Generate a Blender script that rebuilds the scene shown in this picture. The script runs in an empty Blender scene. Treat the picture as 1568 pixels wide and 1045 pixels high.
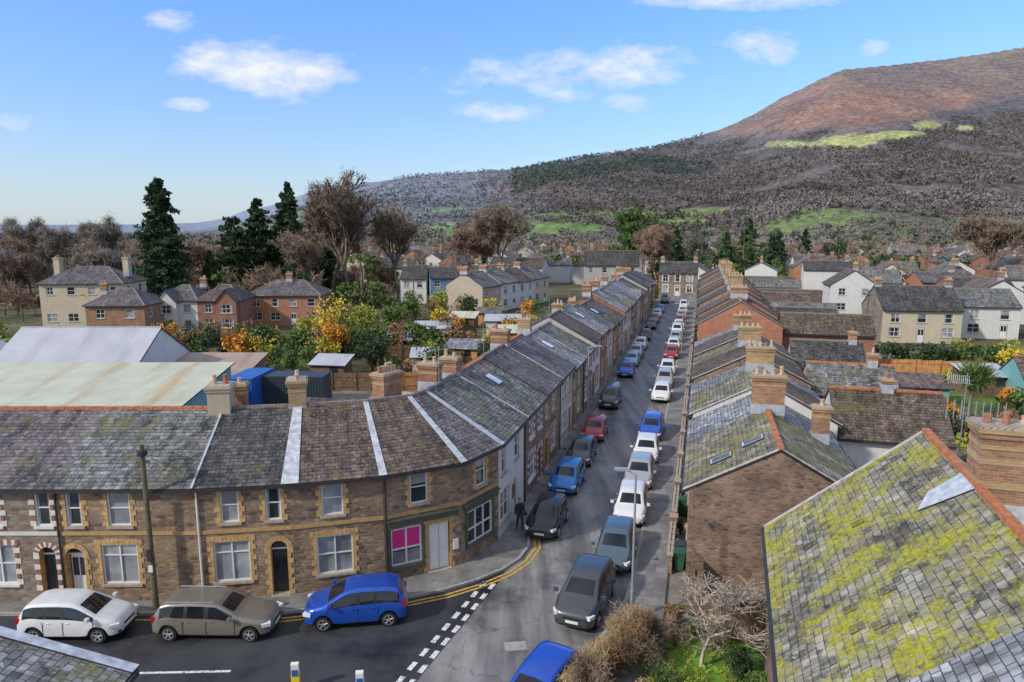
import bpy, math, random
import numpy as np
from mathutils import Vector, Matrix
R=random.Random(11)
sc=bpy.context.scene
col=sc.collection
# ------------------------------------------------------------------ materials
def c4(c): return (c[0],c[1],c[2],1.0)
class NB:
    def __init__(s,name):
        s.m=bpy.data.materials.new(name); s.m.use_nodes=True
        s.nt=s.m.node_tree; s.b=s.nt.nodes['Principled BSDF']
        s.geo=s.n('ShaderNodeNewGeometry'); s.pos=s.geo.outputs['Position']
    def n(s,t,ins=None,**props):
        k=s.nt.nodes.new(t)
        for a,v in props.items(): setattr(k,a,v)
        for a,v in (ins or {}).items(): s.set(k.inputs[a],v)
        return k
    def set(s,inp,v):
        if isinstance(v,bpy.types.NodeSocket): s.nt.links.new(v,inp)
        elif isinstance(v,tuple) and len(v)==3 and inp.type=='RGBA': inp.default_value=c4(v)
        else: inp.default_value=v
    def noise(s,scale,detail=4,vec=None,rough=.55):
        return s.n('ShaderNodeTexNoise',{'Vector':vec or s.pos,'Scale':scale,'Detail':detail,'Roughness':rough}).outputs['Fac']
    def ramp(s,f,stops):
        r=s.n('ShaderNodeValToRGB',{'Fac':f}); e=r.color_ramp.elements
        while len(e)<len(stops): e.new(.5)
        for i,(p,c) in enumerate(stops):
            e[i].position=p; e[i].color=c4(c) if isinstance(c,tuple) else (c,c,c,1)
        return r.outputs['Color']
    def mix(s,f,a,b,mode='MIX'):
        k=s.n('ShaderNodeMix',data_type='RGBA',blend_type=mode)
        s.set(k.inputs[0],f); s.set(k.inputs[6],a); s.set(k.inputs[7],b)
        return k.outputs[2]
    def math(s,op,a,b=0.0):
        k=s.n('ShaderNodeMath',operation=op); s.set(k.inputs[0],a); s.set(k.inputs[1],b); return k.outputs[0]
    def uv(s,sx=1,sy=1):
        u=s.n('ShaderNodeTexCoord').outputs['UV']
        return s.n('ShaderNodeMapping',{'Vector':u,'Scale':(sx,sy,1)}).outputs[0]
    def bump(s,h,st=.4,d=.02):
        s.set(s.b.inputs['Normal'],s.n('ShaderNodeBump',{'Height':h,'Strength':st,'Distance':d}).outputs[0])
    def out(s,c,rough=.8,metal=0,**k):
        s.set(s.b.inputs['Base Color'],c); s.set(s.b.inputs['Roughness'],rough); s.b.inputs['Metallic'].default_value=metal
        for a,v in k.items(): s.b.inputs[a].default_value=v
        return s.m
M={}
def simple(name,c,rough=.8,var=.25,scale=2.5,metal=0,bump=0,**k):
    g=NB(name); f=g.noise(scale,5)
    a=tuple(x*(1-var) for x in c); b=tuple(min(1,x*(1+var)) for x in c)
    cc=g.ramp(f,[(.3,a),(.7,b)])
    if bump: g.bump(g.noise(scale*8,4),bump,.02)
    M[name]=g.out(cc,rough,metal,**k)
def slate(name,c1,c2,moss=.0,mc=(.20,.21,.05),w=.32,h=.21,lich=.1,thr=.62):
    g=NB(name); uv=g.uv()
    nz=g.n('ShaderNodeTexNoise',{'Vector':g.pos,'Scale':1.3,'Detail':2}).outputs['Color']
    wob=g.n('ShaderNodeVectorMath',operation='MULTIPLY_ADD'); g.set(wob.inputs[0],nz); wob.inputs[1].default_value=(.05,.05,0); g.set(wob.inputs[2],uv)
    bt=g.n('ShaderNodeTexBrick',{'Vector':wob.outputs[0],'Scale':1.0,'Color1':c1,'Color2':c2,'Mortar':tuple(x*.3 for x in c1),'Mortar Size':.013,'Bias':0.0,'Brick Width':w,'Row Height':h})
    vor=g.n('ShaderNodeTexVoronoi',{'Vector':g.uv(1/w,1/h),'Scale':1.0,'Randomness':.5}).outputs['Color']
    c=g.mix(.7,bt.outputs['Color'],g.ramp(vor,[(.1,.18),(.9,.88)]),'OVERLAY')
    big=g.ramp(g.noise(.45,6,None,.65),[(.3,.45),(.7,1.3)])
    c=g.mix(1.0,c,big,'MULTIPLY')
    br=g.ramp(g.noise(.7,5,None,.7),[(.5,0.0),(.68,1.0)]); c=g.mix(g.math('MULTIPLY',br,.45),c,tuple((x*.4+y*.5) for x,y in zip(c1,(.20,.13,.07))))
    st=g.noise(1.0,4,g.uv(3,.35)); c=g.mix(.8,c,g.ramp(st,[(.35,.38),(.65,1.3)]),'MULTIPLY')
    l=g.ramp(g.noise(6,6,None,.75),[(.55,0.0),(.65,1.0)]); c=g.mix(g.math('MULTIPLY',l,min(1,lich*5.5)),c,(.38,.38,.31))
    if moss>0:
        a=thr-moss*.3
        m=g.ramp(g.noise(.8,9,None,.75),[(a,0.0),(a+.11,1.0)])
        m2=g.ramp(g.noise(12,3),[(.25,tuple(x*.5 for x in mc)),(.75,tuple(x*1.4 for x in mc))])
        sp=g.ramp(g.noise(5,4),[(.35,.25),(.55,1.0)])
        m=g.math('MULTIPLY',m,sp); c=g.mix(m,c,m2)
    sep=g.math('FRACT',g.math('DIVIDE',g.n('ShaderNodeSeparateXYZ',{'Vector':wob.outputs[0]}).outputs[1],h))
    hh=g.math('SUBTRACT',g.math('MULTIPLY',g.noise(12,3),.5),g.math('MULTIPLY',sep,.9))
    hh=g.math('SUBTRACT',hh,bt.outputs['Fac']); g.bump(hh,.8,.035)
    M[name]=g.out(c,.68 if moss<.3 else .85,0,**{'Specular IOR Level':.35})
def brick(name,c1,c2,mo=(.34,.29,.23),w=.225,h=.075,grime=.5):
    g=NB(name); bt=g.n('ShaderNodeTexBrick',{'Vector':g.uv(),'Scale':1.0,'Color1':c1,'Color2':c2,'Mortar':mo,'Mortar Size':.008,'Brick Width':w,'Row Height':h})
    c=g.mix(grime,bt.outputs['Color'],g.ramp(g.noise(1.2,6),[(.3,.45),(.7,1.3)]),'MULTIPLY')
    g.bump(g.math('SUBTRACT',g.noise(20,3),bt.outputs['Fac']),.5,.015)
    M[name]=g.out(c,.9)
def stone(name,cols,mortar=(.25,.20,.15),sx=2.6,sy=6.5):
    g=NB(name); v=g.uv(sx,sy)
    va=g.n('ShaderNodeTexVoronoi',{'Vector':v,'Scale':1.0,'Randomness':.8}).outputs['Color']
    ve=g.n('ShaderNodeTexVoronoi',{'Vector':v,'Scale':1.0,'Randomness':.8},feature='DISTANCE_TO_EDGE').outputs['Distance']
    r=g.n('ShaderNodeSeparateColor',{'Color':va}).outputs[0]
    c=g.ramp(r,[(.05+.9*i/(len(cols)-1),x) for i,x in enumerate(cols)])
    mm=g.ramp(ve,[(.03,1.0),(.09,0.0)])
    c=g.mix(mm,c,mortar)
    c=g.mix(.75,c,g.ramp(g.noise(.8,7,None,.65),[(.3,.45),(.7,1.35)]),'MULTIPLY')
    g.bump(g.math('ADD',g.math('MINIMUM',ve,.2),g.math('MULTIPLY',g.noise(18,3),.15)),.7,.06)
    M[name]=g.out(c,.92)
def plaster(name,c,grime=.4):
    g=NB(name); a=g.ramp(g.noise(.7,7,None,.65),[(.25,.68),(.65,1.05)])
    cc=g.mix(grime,c,a,'MULTIPLY'); st=g.ramp(g.noise(1.5,5,g.uv(4,.5)),[(.3,.65),(.6,1.05)])
    cc=g.mix(grime,cc,st,'MULTIPLY'); g.bump(g.noise(30,3),.2,.01)
    M[name]=g.out(cc,.85)
slate('slate_purple',(.135,.115,.128),(.205,.175,.19),.27,(.15,.15,.06),lich=.13)
slate('slate_grey',(.15,.157,.157),(.26,.268,.268),.33,(.17,.175,.07),lich=.15)
slate('slate_dark',(.065,.065,.07),(.115,.11,.11),.18,(.12,.13,.05),lich=.08)
slate('slate_rust',(.125,.09,.078),(.185,.135,.11),.25,(.15,.15,.06),lich=.10)
slate('slate_light',(.28,.29,.30),(.38,.39,.40),.05,lich=.03)
slate('slate_moss',(.20,.185,.145),(.31,.28,.225),.45,(.23,.215,.05),w=.36,h=.24)
slate('slate_mossy_old',(.22,.20,.16),(.34,.315,.255),.54,(.36,.34,.03),w=.34,h=.23,lich=.18)
slate('slate_brown',(.115,.085,.07),(.17,.13,.105),.3,(.14,.13,.05),lich=.06)
slate('tile_far',(.15,.14,.145),(.23,.21,.205),.1); slate('tile_far_brown',(.18,.12,.095),(.25,.175,.14),.1)
brick('brick_red',(.36,.125,.07),(.26,.085,.05)); brick('brick_orange',(.52,.19,.085),(.40,.135,.065),grime=.3)
brick('brick_buff',(.50,.34,.16),(.38,.235,.105)); brick('brick_mixed',(.42,.22,.11),(.27,.11,.065))
stone('stone_brown',[(.14,.098,.07),(.31,.195,.12),(.21,.145,.10),(.39,.265,.16),(.17,.125,.095),(.45,.29,.16)])
stone('stone_grey',[(.18,.145,.12),(.32,.25,.19),(.22,.18,.145),(.37,.29,.205),(.16,.13,.11)])
stone('stone_red',[(.17,.10,.075),(.29,.165,.115),(.21,.118,.09),(.34,.22,.155),(.15,.095,.075)],sx=3.2,sy=8)
plaster('render_white',(.66,.655,.63)); plaster('render_cream',(.58,.50,.37)); plaster('render_grey',(.43,.41,.38)); plaster('render_beige',(.47,.40,.31)); plaster('render_blue',(.12,.25,.45)); plaster('render_teal',(.2,.42,.42)); plaster('band_stone',(.52,.33,.14),.7)
simple('quoin_buff',(.52,.33,.14),.9,.35,6,bump=.2); simple('quoin_red',(.32,.13,.08),.9,.3,6); simple('quoin_white',(.66,.64,.6),.8,.1,3)
simple('white_paint',(.76,.76,.74),.45,.05,4); simple('sill_stone',(.40,.34,.27),.85,.2,5); simple('mortar_verge',(.46,.43,.38),.9,.35,4)
simple('lead',(.38,.42,.47),.5,.25,3,bump=.3); simple('lead_flash',(.48,.51,.55),.55,.35,4,bump=.3)
simple('gutter',(.035,.035,.038),.5,.2,4); simple('ridge_grey',(.23,.20,.18),.85,.35,5); simple('ridge_red',(.46,.17,.075),.85,.35,5)
simple('pot_buff',(.52,.38,.24),.85,.25,6); simple('pot_red',(.36,.14,.08),.85,.25,6)
simple('door_white',(.72,.72,.72),.4,.04,3); simple('door_dark',(.03,.04,.045),.35,.2,3); simple('door_red',(.30,.03,.03),.35,.1,3); simple('door_blue',(.04,.10,.28),.35,.1,3)
simple('shop_green',(.085,.10,.075),.5,.2,3); simple('pink',(.70,.03,.26),.4,.1,3)
def glassm(name,c,r=.06):
    g=NB(name); f=g.noise(.9,3); cc=g.ramp(f,[(.3,tuple(x*.5 for x in c)),(.7,tuple(x*1.4 for x in c))])
    M[name]=g.out(cc,r,0,**{'Specular IOR Level':.7})
glassm('glass_dark',(.03,.035,.042)); glassm('glass_net',(.30,.32,.34),.15); glassm('glass_car',(.014,.017,.02),.04)
def asphalt(name,c,light,amt=.5,cr_=.4):
    g=NB(name); mp=g.n('ShaderNodeMapping',{'Vector':g.pos,'Rotation':(0,0,math.radians(15.5)),'Scale':(1.0,.09,1)}).outputs[0]
    st=g.noise(1.0,6,mp,.6); sp=g.noise(60,3); bl=g.noise(.3,7,None,.68)
    cc=g.mix(g.math('MULTIPLY',g.ramp(st,[(.38,0.0),(.62,1.0)]),amt),c,light)
    cc=g.mix(.8,cc,g.ramp(bl,[(.36,.34),(.52,1.0),(.7,1.25)]),'MULTIPLY'); cc=g.mix(.4,cc,g.ramp(sp,[(.3,.5),(.7,1.5)]),'MULTIPLY')
    cr=g.n('ShaderNodeTexVoronoi',{'Vector':g.n('ShaderNodeVectorMath',{0:g.pos,1:g.n('ShaderNodeTexNoise',{'Vector':g.pos,'Scale':2.0}).outputs['Color']},operation='ADD').outputs[0],'Scale':.3},feature='DISTANCE_TO_EDGE').outputs['Distance']
    cc=g.mix(g.math('MULTIPLY',g.ramp(cr,[(.004,1.0),(.010,0.0)]),cr_),cc,(.02,.02,.02))
    g.bump(sp,.25,.01); rr=g.ramp(bl,[(.35,.35),(.6,.85)])
    M[name]=g.out(cc,rr)
asphalt('asphalt',(.125,.122,.12),(.29,.282,.27),.95); asphalt('asphalt_new',(.040,.043,.05),(.066,.068,.074),.3,.1)
g=NB('pavement_slab'); bt=g.n('ShaderNodeTexBrick',{'Vector':g.n('ShaderNodeMapping',{'Vector':g.pos,'Rotation':(0,0,math.radians(15.5))}).outputs[0],'Scale':1.0,'Color1':(.21,.20,.19),'Color2':(.27,.26,.24),'Mortar':(.13,.13,.12),'Mortar Size':.01,'Brick Width':.75,'Row Height':.6})
M['pavement_slab']=g.out(g.mix(.85,bt.outputs['Color'],g.ramp(g.noise(.8,7,None,.7),[(.3,.38),(.7,1.35)]),'MULTIPLY'),.65)
simple('kerb_stone',(.34,.33,.31),.8,.25,4)
def worn(name,c):
    g=NB(name); M[name]=g.out(g.mix(g.ramp(g.noise(9,6,None,.7),[(.38,0.0),(.50,1.0)]),(.14,.14,.14),c),.7)
worn('marking_white',(.78,.78,.76)); worn('marking_yellow',(.66,.40,.05))
simple('gravel',(.21,.19,.16),.95,.4,.6,bump=.2); simple('lawn',(.10,.17,.035),.95,.5,.7,bump=.4); simple('bright_lawn',(.11,.24,.025),.95,.5,1.5,bump=.4)
simple('timber',(.18,.11,.065),.85,.35,3); simple('timber_orange',(.50,.25,.09),.85,.3,2); simple('pole_wood',(.14,.115,.07),.9,.3,4)
simple('steel_grey',(.38,.40,.41),.45,.1,3,.4); simple('black_plastic',(.02,.02,.022),.5,.2,4); simple('tyre',(.018,.018,.019),.8,.2,5); simple('rim',(.5,.51,.53),.3,.1,5,.7)
simple('lamp_clear',(.75,.77,.8),.12,.05,3); simple('lamp_red',(.40,.01,.01),.2,.1,3); simple('plate_white',(.75,.75,.72),.4,.03,3); simple('plate_yellow',(.8,.6,.05),.4,.03,3)
simple('container_blue',(.02,.12,.42),.5,.2,2); simple('container_dark',(.035,.05,.065),.5,.2,2); simple('bin_green',(.03,.10,.05),.5,.1,3)
def corr(name,c,stain):
    g=NB(name); w=g.n('ShaderNodeTexWave',{'Vector':g.uv(),'Scale':1.6,'Distortion':0.0},bands_direction='X').outputs['Fac']
    s=g.ramp(g.noise(.5,6,g.uv(1,.12)),[(.50,0.0),(.64,1.0)]); cc=g.mix(g.math('MULTIPLY',s,.75),c,stain)
    cc=g.mix(.5,cc,g.ramp(g.noise(.35,7,None,.7),[(.3,.65),(.65,1.1)]),'MULTIPLY')
    cc=g.mix(.35,cc,g.ramp(w,[(0.2,.5),(.6,1.1)]),'MULTIPLY'); g.bump(w,.4,.05); M[name]=g.out(cc,.6)
corr('corrugated_green',(.60,.61,.46),(.52,.37,.17)); corr('corrugated_grey',(.50,.51,.55),(.38,.39,.43)); corr('corrugated_rust',(.45,.33,.24),(.33,.18,.10))
def foliage(name,c,var=.6,scale=.8,flat=0):
    g=NB(name); f=g.noise(scale,4); f2=g.noise(scale*9,2)
    cc=g.ramp(f,[(.32,tuple(x*(1-var) for x in c)),(.68,tuple(x*(1+var) for x in c))])
    cc=g.mix(.6,cc,g.ramp(f2,[(.3,.55),(.7,1.4)]),'MULTIPLY'); M[name]=g.out(cc,.85,0,**{'Specular IOR Level':.15})
    if flat:
        k=g.n('ShaderNodeVectorMath',operation='MULTIPLY_ADD'); g.set(k.inputs[0],g.geo.outputs['Normal']); k.inputs[1].default_value=(1-flat,)*3; k.inputs[2].default_value=(-.25*flat,-.35*flat,.9*flat)
        g.set(g.b.inputs['Normal'],g.n('ShaderNodeVectorMath',{0:k.outputs[0]},operation='NORMALIZE').outputs[0])
for n_,c_,fl in (('leaf_green',(.09,.14,.038),.2),('leaf_dark',(.045,.075,.032),.2),('leaf_conifer',(.045,.08,.038),.2),('leaf_pine',(.075,.125,.035),.2),('leaf_yellow',(.50,.38,.045),.3),('leaf_orange',(.52,.24,.04),.3),('leaf_lime',(.27,.30,.05),.3),('leaf_brown',(.23,.14,.075),.3),('twig',(.23,.17,.125),.45),('twig_red',(.26,.175,.125),.45),('twig_grey',(.25,.22,.185),.45),('bark',(.17,.135,.10),0),('bark_pale',(.40,.34,.28),0),('leaf_straw',(.36,.27,.15),.3)): foliage(n_,c_,flat=fl)
foliage('wood_far',(.205,.18,.168),.4,.008,.8); foliage('wood_far_green',(.085,.115,.095),.3,.02,.8); foliage('wood_far_dark',(.145,.13,.125),.4,.008,.8); foliage('wood_hazy',(.23,.25,.285),.2,.008,.9)  # wood_hazy has aerial haze mixed into its foliage colour
def paint(name,c,metal=.35):
    g=NB(name); M[name]=g.out(g.mix(.25,c,g.ramp(g.noise(2,4),[(.3,.7),(.7,1.15)]),'MULTIPLY'),.28,metal,**{'Coat Weight':.7,'Coat Roughness':.06})
for n_,c_ in dict(car_white=(.72,.73,.74),car_blue=(.015,.09,.50),car_skyblue=(.02,.20,.58),car_black=(.022,.023,.027),car_grey=(.07,.078,.085),car_silver=(.42,.44,.46),car_red=(.38,.025,.03),car_bronze=(.23,.215,.185),car_teal=(.085,.14,.175),car_lightblue=(.25,.44,.62)).items(): paint(n_,c_,0.0 if 'white' in n_ else .3)
simple('skin',(.45,.28,.2),.6,.1,8); simple('cloth_dark',(.02,.022,.028),.85,.3,8); simple('cloth_jeans',(.035,.045,.07),.85,.3,8); simple('hair',(.04,.025,.015),.7,.3,15)
# ------------------------------------------------------------------ mesh builder
def Fr(o,ex,ey=None):
    o=Vector(o); ex=Vector(ex).normalized(); ez=Vector((0,0,1)); ey=Vector(ey) if ey else ez.cross(ex); return (o,ex,ey,ez)
def fp(F,x,y,z): return F[0]+F[1]*x+F[2]*y+F[3]*z
F0=Fr((0,0,0),(1,0,0))
class MB:
    def __init__(s): s.p={}
    def part(s,n):
        if n not in s.p: s.p[n]=dict(v=[],f=[],m=[],uv=[],ml=[],sm=[])
        return s.p[n]
    def poly(s,part,pts,mat,uvs=None,smooth=False):
        P=s.part(part); b=len(P['v']); pts=[Vector(p) for p in pts]
        if uvs is None:
            ex=(pts[1]-pts[0]); ex=ex.normalized() if ex.length>1e-6 else Vector((1,0,0))
            n=(pts[1]-pts[0]).cross(pts[-1]-pts[0]); n=n.normalized() if n.length>1e-9 else Vector((0,0,1))
            ey=n.cross(ex); uvs=[((p-pts[0]).dot(ex),(p-pts[0]).dot(ey)) for p in pts]
        P['v']+= [tuple(p) for p in pts]; P['f'].append(tuple(range(b,b+len(pts)))); P['uv']+=uvs
        if mat not in P['ml']: P['ml'].append(mat)
        P['m'].append(P['ml'].index(mat)); P['sm'].append(smooth)
    def box(s,part,F,x0,x1,y0,y1,z0,z1,mat):
        c=[fp(F,x,y,z) for z in (z0,z1) for y in (y0,y1) for x in (x0,x1)]
        for q in ((0,1,5,4),(3,2,6,7),(2,0,4,6),(1,3,7,5),(4,5,7,6),(2,3,1,0)): s.poly(part,[c[i] for i in q],mat)
    def cyl(s,part,p0,p1,r0,r1,n,mat,caps=True,smooth=True):
        p0=Vector(p0);p1=Vector(p1); d=(p1-p0).normalized(); a=d.orthogonal().normalized(); b=d.cross(a)
        A=[p0+(a*math.cos(t)+b*math.sin(t))*r0 for t in [2*math.pi*i/n for i in range(n)]]
        B=[p1+(a*math.cos(t)+b*math.sin(t))*r1 for t in [2*math.pi*i/n for i in range(n)]]
        for i in range(n): s.poly(part,[A[i],A[(i+1)%n],B[(i+1)%n],B[i]],mat,smooth=smooth)
        if caps: s.poly(part,B,mat); s.poly(part,A[::-1],mat)
    def prism(s,part,poly,z0,z1,mt,ms):
        s.poly(part,[(x,y,z1) for x,y in poly],mt)
        n=len(poly)
        for i in range(n):
            a=poly[i];b=poly[(i+1)%n]; s.poly(part,[(a[0],a[1],z0),(b[0],b[1],z0),(b[0],b[1],z1),(a[0],a[1],z1)],ms)
    def finish(s,name,loc=None,rot=0.0,single=False):
        if loc is None:
            allv=[v for P in s.p.values() for v in P['v']]; n=len(allv)
            org=Vector((sum(v[0] for v in allv)/n,sum(v[1] for v in allv)/n,0)); sub=org; loc=org
        else: sub=Vector((0,0,0)); loc=Vector(loc)
        root=None
        if not single:
            root=bpy.data.objects.new(name,None); col.objects.link(root); root.location=loc; root.rotation_euler=(0,0,rot); root.empty_display_size=.5
        for pn,P in s.p.items():
            me=bpy.data.meshes.new(pn if not single else name)
            me.from_pydata([(v[0]-sub.x,v[1]-sub.y,v[2]) for v in P['v']],[],P['f'])
            for m in P['ml']: me.materials.append(M[m])
            me.polygons.foreach_set('material_index',P['m']); me.polygons.foreach_set('use_smooth',P['sm'])
            ul=me.uv_layers.new(name='UVMap'); ul.data.foreach_set('uv',[c for u in P['uv'] for c in u]); me.update()
            ob=bpy.data.objects.new(pn if not single else name,me); col.objects.link(ob)
            if single: ob.location=loc; ob.rotation_euler=(0,0,rot); root=ob
            else: ob.parent=root
        return root
# ------------------------------------------------------------------ walls / windows
def quoins(mb,F,x0,x1,z0,z1,style):
    if style in (None,'none'): return
    mat={'buff':'quoin_buff','red':'quoin_red','white':'quoin_white','redwhite':'quoin_white'}[style]
    z=z0;i=0
    while z<z1-.01:
        zz=min(z+.24,z1); w=.14 if i%2 else .25; m=mat
        if style=='redwhite' : m='quoin_red' if i%2 else 'quoin_white'
        mb.box('surrounds',F,x0-w,x0-.001,-.022,-.001,z,zz-.012,m); mb.box('surrounds',F,x1+.001,x1+w,-.022,-.001,z,zz-.012,m); z=zz;i+=1
def lintel(mb,F,x0,x1,z,style,h=.22):
    if style in (None,'none'): return
    mat={'buff':'quoin_buff','red':'quoin_red','white':'quoin_white','redwhite':'quoin_red'}[style]
    n=max(3,int((x1-x0+.5)/.16)); w=(x1-x0+.5)/n
    for i in range(n):
        m=mat
        if style=='redwhite': m='quoin_white' if i%2 else 'quoin_red'
        k=1-abs((i+.5)/n-.5)*2; mb.box('surrounds',F,x0-.25+i*w,x0-.25+(i+1)*w-.01,-.025,-.001,z+.002,z+h+.05*k,m)
def fill(mb,F,op,style,rev):
    x0,x1,z0,z1,k=op[:5]; w=x1-x0; fm='white_paint'
    if k[0]=='w' :
        gl=R.choice(['glass_dark','glass_dark','glass_net']); 
        if 'n' in k: gl='glass_net'
        mb.poly('windows',[fp(F,x0,rev-.01,z0),fp(F,x1,rev-.01,z0),fp(F,x1,rev-.01,z1),fp(F,x0,rev-.01,z1)],gl)
        if gl=='glass_dark' and w>.6 and R.random()<.6:
            for a,b in ((x0+.05,x0+w*.22),(x1-w*.22,x1-.05)): mb.poly('windows',[fp(F,a,rev-.014,z0+.03),fp(F,b,rev-.014,z0+.03),fp(F,b,rev-.014,z1-.03),fp(F,a,rev-.014,z1-.03)],'glass_net')
        elif R.random()<.4: mb.poly('windows',[fp(F,x0+.05,rev-.014,z1-(z1-z0)*.4),fp(F,x1-.05,rev-.014,z1-(z1-z0)*.4),fp(F,x1-.05,rev-.014,z1-.03),fp(F,x0+.05,rev-.014,z1-.03)],'glass_net')
        t=.065
        for a in ((x0,x0+t,z0,z1),(x1-t,x1,z0,z1),(x0+t,x1-t,z0,z0+t),(x0+t,x1-t,z1-t,z1)): mb.box('windows',F,a[0]+.001,a[1]-.001,rev-.075,rev-.018,a[2]+.001,a[3]-.001,fm)
        zm=z0+(z1-z0)*(.52 if 'c' not in k else .72); mb.box('windows',F,x0+t,x1-t,rev-.06,rev-.02,zm-.025,zm+.025,fm)
        nb=2 if w>1.9 else (1 if w>1.2 or 'v' in k else 0)
        for i in range(nb):
            xm=x0+w*(i+1)/(nb+1); mb.box('windows',F,xm-.03,xm+.03,rev-.07,rev-.021,z0+t,z1-t,fm)
        mb.box('surrounds',F,x0-.1,x1+.1,-.08,rev-.08,z0-.11,z0-.001,'sill_stone' if style!='redwhite' else 'quoin_white')
        quoins(mb,F,x0,x1,z0,z1,style); lintel(mb,F,x0,x1,z1,style)
    elif k[0]=='d' or k[0]=='a':
        dm={'w':'door_white','r':'door_red','b':'door_blue','k':'door_dark'}[k[1] if len(k)>1 else 'k']
        rr=.3 if k[0]=='a' else rev
        for q in (((x0,0),(x0,rr)),((x1,rr),(x1,0))):
            mb.poly('walls',[fp(F,q[0][0],q[0][1],z0),fp(F,q[1][0],q[1][1],z0),fp(F,q[1][0],q[1][1],z1),fp(F,q[0][0],q[0][1],z1)],'quoin_buff')
        mb.poly('door',[fp(F,x0,rr,z0),fp(F,x1,rr,z0),fp(F,x1,rr,z1),fp(F,x0,rr,z1)],'glass_dark')
        zd=min(z0+2.02,z1-.05)
        if k.endswith('2'):
            xm=(x0+x1)/2
            for a,b in ((x0+.05,xm-.01),(xm+.01,x1-.05)):
                mb.box('door',F,a,b,rr-.05,rr-.01,z0+.02,z1-.05,dm)
                for za,zb in ((.2,.9),(1.05,1.9)): mb.box('door',F,a+.09,b-.09,rr-.058,rr-.049,z0+za,z0+zb,'white_paint')
        else:
            mb.box('door',F,x0+.06,x1-.06,rr-.05,rr-.01,z0+.02,zd,dm)
            for a,b in ((.14,.46),(.54,.86)):
                mb.box('door',F,x0+w*a,x0+w*b,rr-.06,rr-.049,z0+.25,z0+.9,dm); mb.box('door',F,x0+w*a,x0+w*b,rr-.06,rr-.049,z0+1.05,zd-.15,'glass_dark')
            mb.box('door',F,x0+.001,x1-.001,rr-.08,rr-.005,zd,zd+.06,'white_paint')
        if k[0]=='a':
            r=w/2; xc=(x0+x1)/2; zc=z1-r; n=8
            for sgn,xe in ((-1,x0),(1,x1)):
                arc=[(xc+sgn*r*math.cos(t),zc+r*math.sin(t)) for t in [math.pi/2*i/n for i in range(n+1)]]
                pts=[(xe,z1)]+arc; pts=pts if sgn<0 else pts[::-1]
                mb.poly('surrounds',[fp(F,a,-.003,b) for a,b in pts[::-1]],'quoin_buff' if style!='redwhite' else 'quoin_red')
            m2=14
            for i in range(m2):
                t0=math.pi*i/m2;t1=math.pi*(i+.92)/m2; mt=('quoin_white' if i%2 else 'quoin_red') if style=='redwhite' else 'quoin_buff'
                pts=[(xc+q*math.cos(t),zc+q*math.sin(t)) for q,t in ((r,t0),(r+.24,t0),(r+.24,t1),(r,t1))]
                mb.poly('surrounds',[fp(F,a,-.026,b) for a,b in pts],mt)
            quoins(mb,F,x0,x1,z0,zc,style or 'buff')
        else:
            quoins(mb,F,x0,x1,z0,z1,style); lintel(mb,F,x0,x1,z1,style)
        mb.box('surrounds',F,x0-.05,x1+.05,-.18,rr,z0-.1,z0-.001,'sill_stone')
    elif k[0]=='s':
        gl='glass_dark'
        mb.poly('windows',[fp(F,x0,rev-.01,z0),fp(F,x1,rev-.01,z0),fp(F,x1,rev-.01,z1),fp(F,x0,rev-.01,z1)],gl)
        if k=='sp':
            zm=z0+(z1-z0)*.42; mb.poly('windows',[fp(F,x0+.05,rev-.014,zm),fp(F,x1-.05,rev-.014,zm),fp(F,x1-.05,rev-.014,z1),fp(F,x0+.05,rev-.014,z1)],'pink')
            mb.poly('windows',[fp(F,x0+.05,rev-.014,z0),fp(F,x1-.05,rev-.014,z0),fp(F,x1-.05,rev-.014,zm-.1),fp(F,x0+.05,rev-.014,zm-.1)],'glass_net')
        nb=3 if k=='sp' else 4
        for i in range(nb): 
            xm=x0+(w-.07)*i/(nb-1); mb.box('windows',F,xm,xm+.07,rev-.08,rev-.018,z0+.002,z1-.002,'white_paint')
        for zz in (z0+.003,z1-.08,z0+(z1-z0)*.42): mb.box('windows',F,x0+.01,x1-.01,rev-.075,rev-.022,zz,zz+.07,'white_paint')
        mb.box('surrounds',F,x0-.15,x1+.15,-.09,rev-.09,z0-.14,z0-.001,'shop_green')
        for a,b in ((x0-.16,x0-.001),(x1+.001,x1+.16)): mb.box('surrounds',F,a,b,-.05,-.001,z0,z1+.01,'shop_green')
def wall(mb,F,L,h,ops,wm,style=None,rev=.12,x0=0,z0=0,part='walls'):
    xs=sorted({x0,L,*[o[0] for o in ops],*[o[1] for o in ops]}); zs=sorted({z0,h,*[o[2] for o in ops],*[o[3] for o in ops]})
    for i in range(len(xs)-1):
        for j in range(len(zs)-1):
            xc=(xs[i]+xs[i+1])/2; zc=(zs[j]+zs[j+1])/2
            if any(o[0]<xc<o[1] and o[2]<zc<o[3] for o in ops): continue
            c=[(xs[i],zs[j]),(xs[i+1],zs[j]),(xs[i+1],zs[j+1]),(xs[i],zs[j+1])]
            mb.poly(part,[fp(F,a,0,b) for a,b in c],wm,[(a+F[0].x*.37,b) for a,b in c])
    for o in ops:
        a,b,c,d=o[:4]
        if o[4][0] in 'ws':
            for q in (((a,0,c),(a,rev,c),(a,rev,d),(a,0,d)),((b,rev,c),(b,0,c),(b,0,d),(b,rev,d))): mb.poly('walls',[fp(F,*p) for p in q],'sill_stone')
        mb.poly('walls',[fp(F,*p) for p in ((a,0,d),(b,0,d),(b,.35 if o[4][0]=='a' else rev,d),(a,.35 if o[4][0]=='a' else rev,d))],'sill_stone')
        fill(mb,F,o,style,rev)
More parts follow.
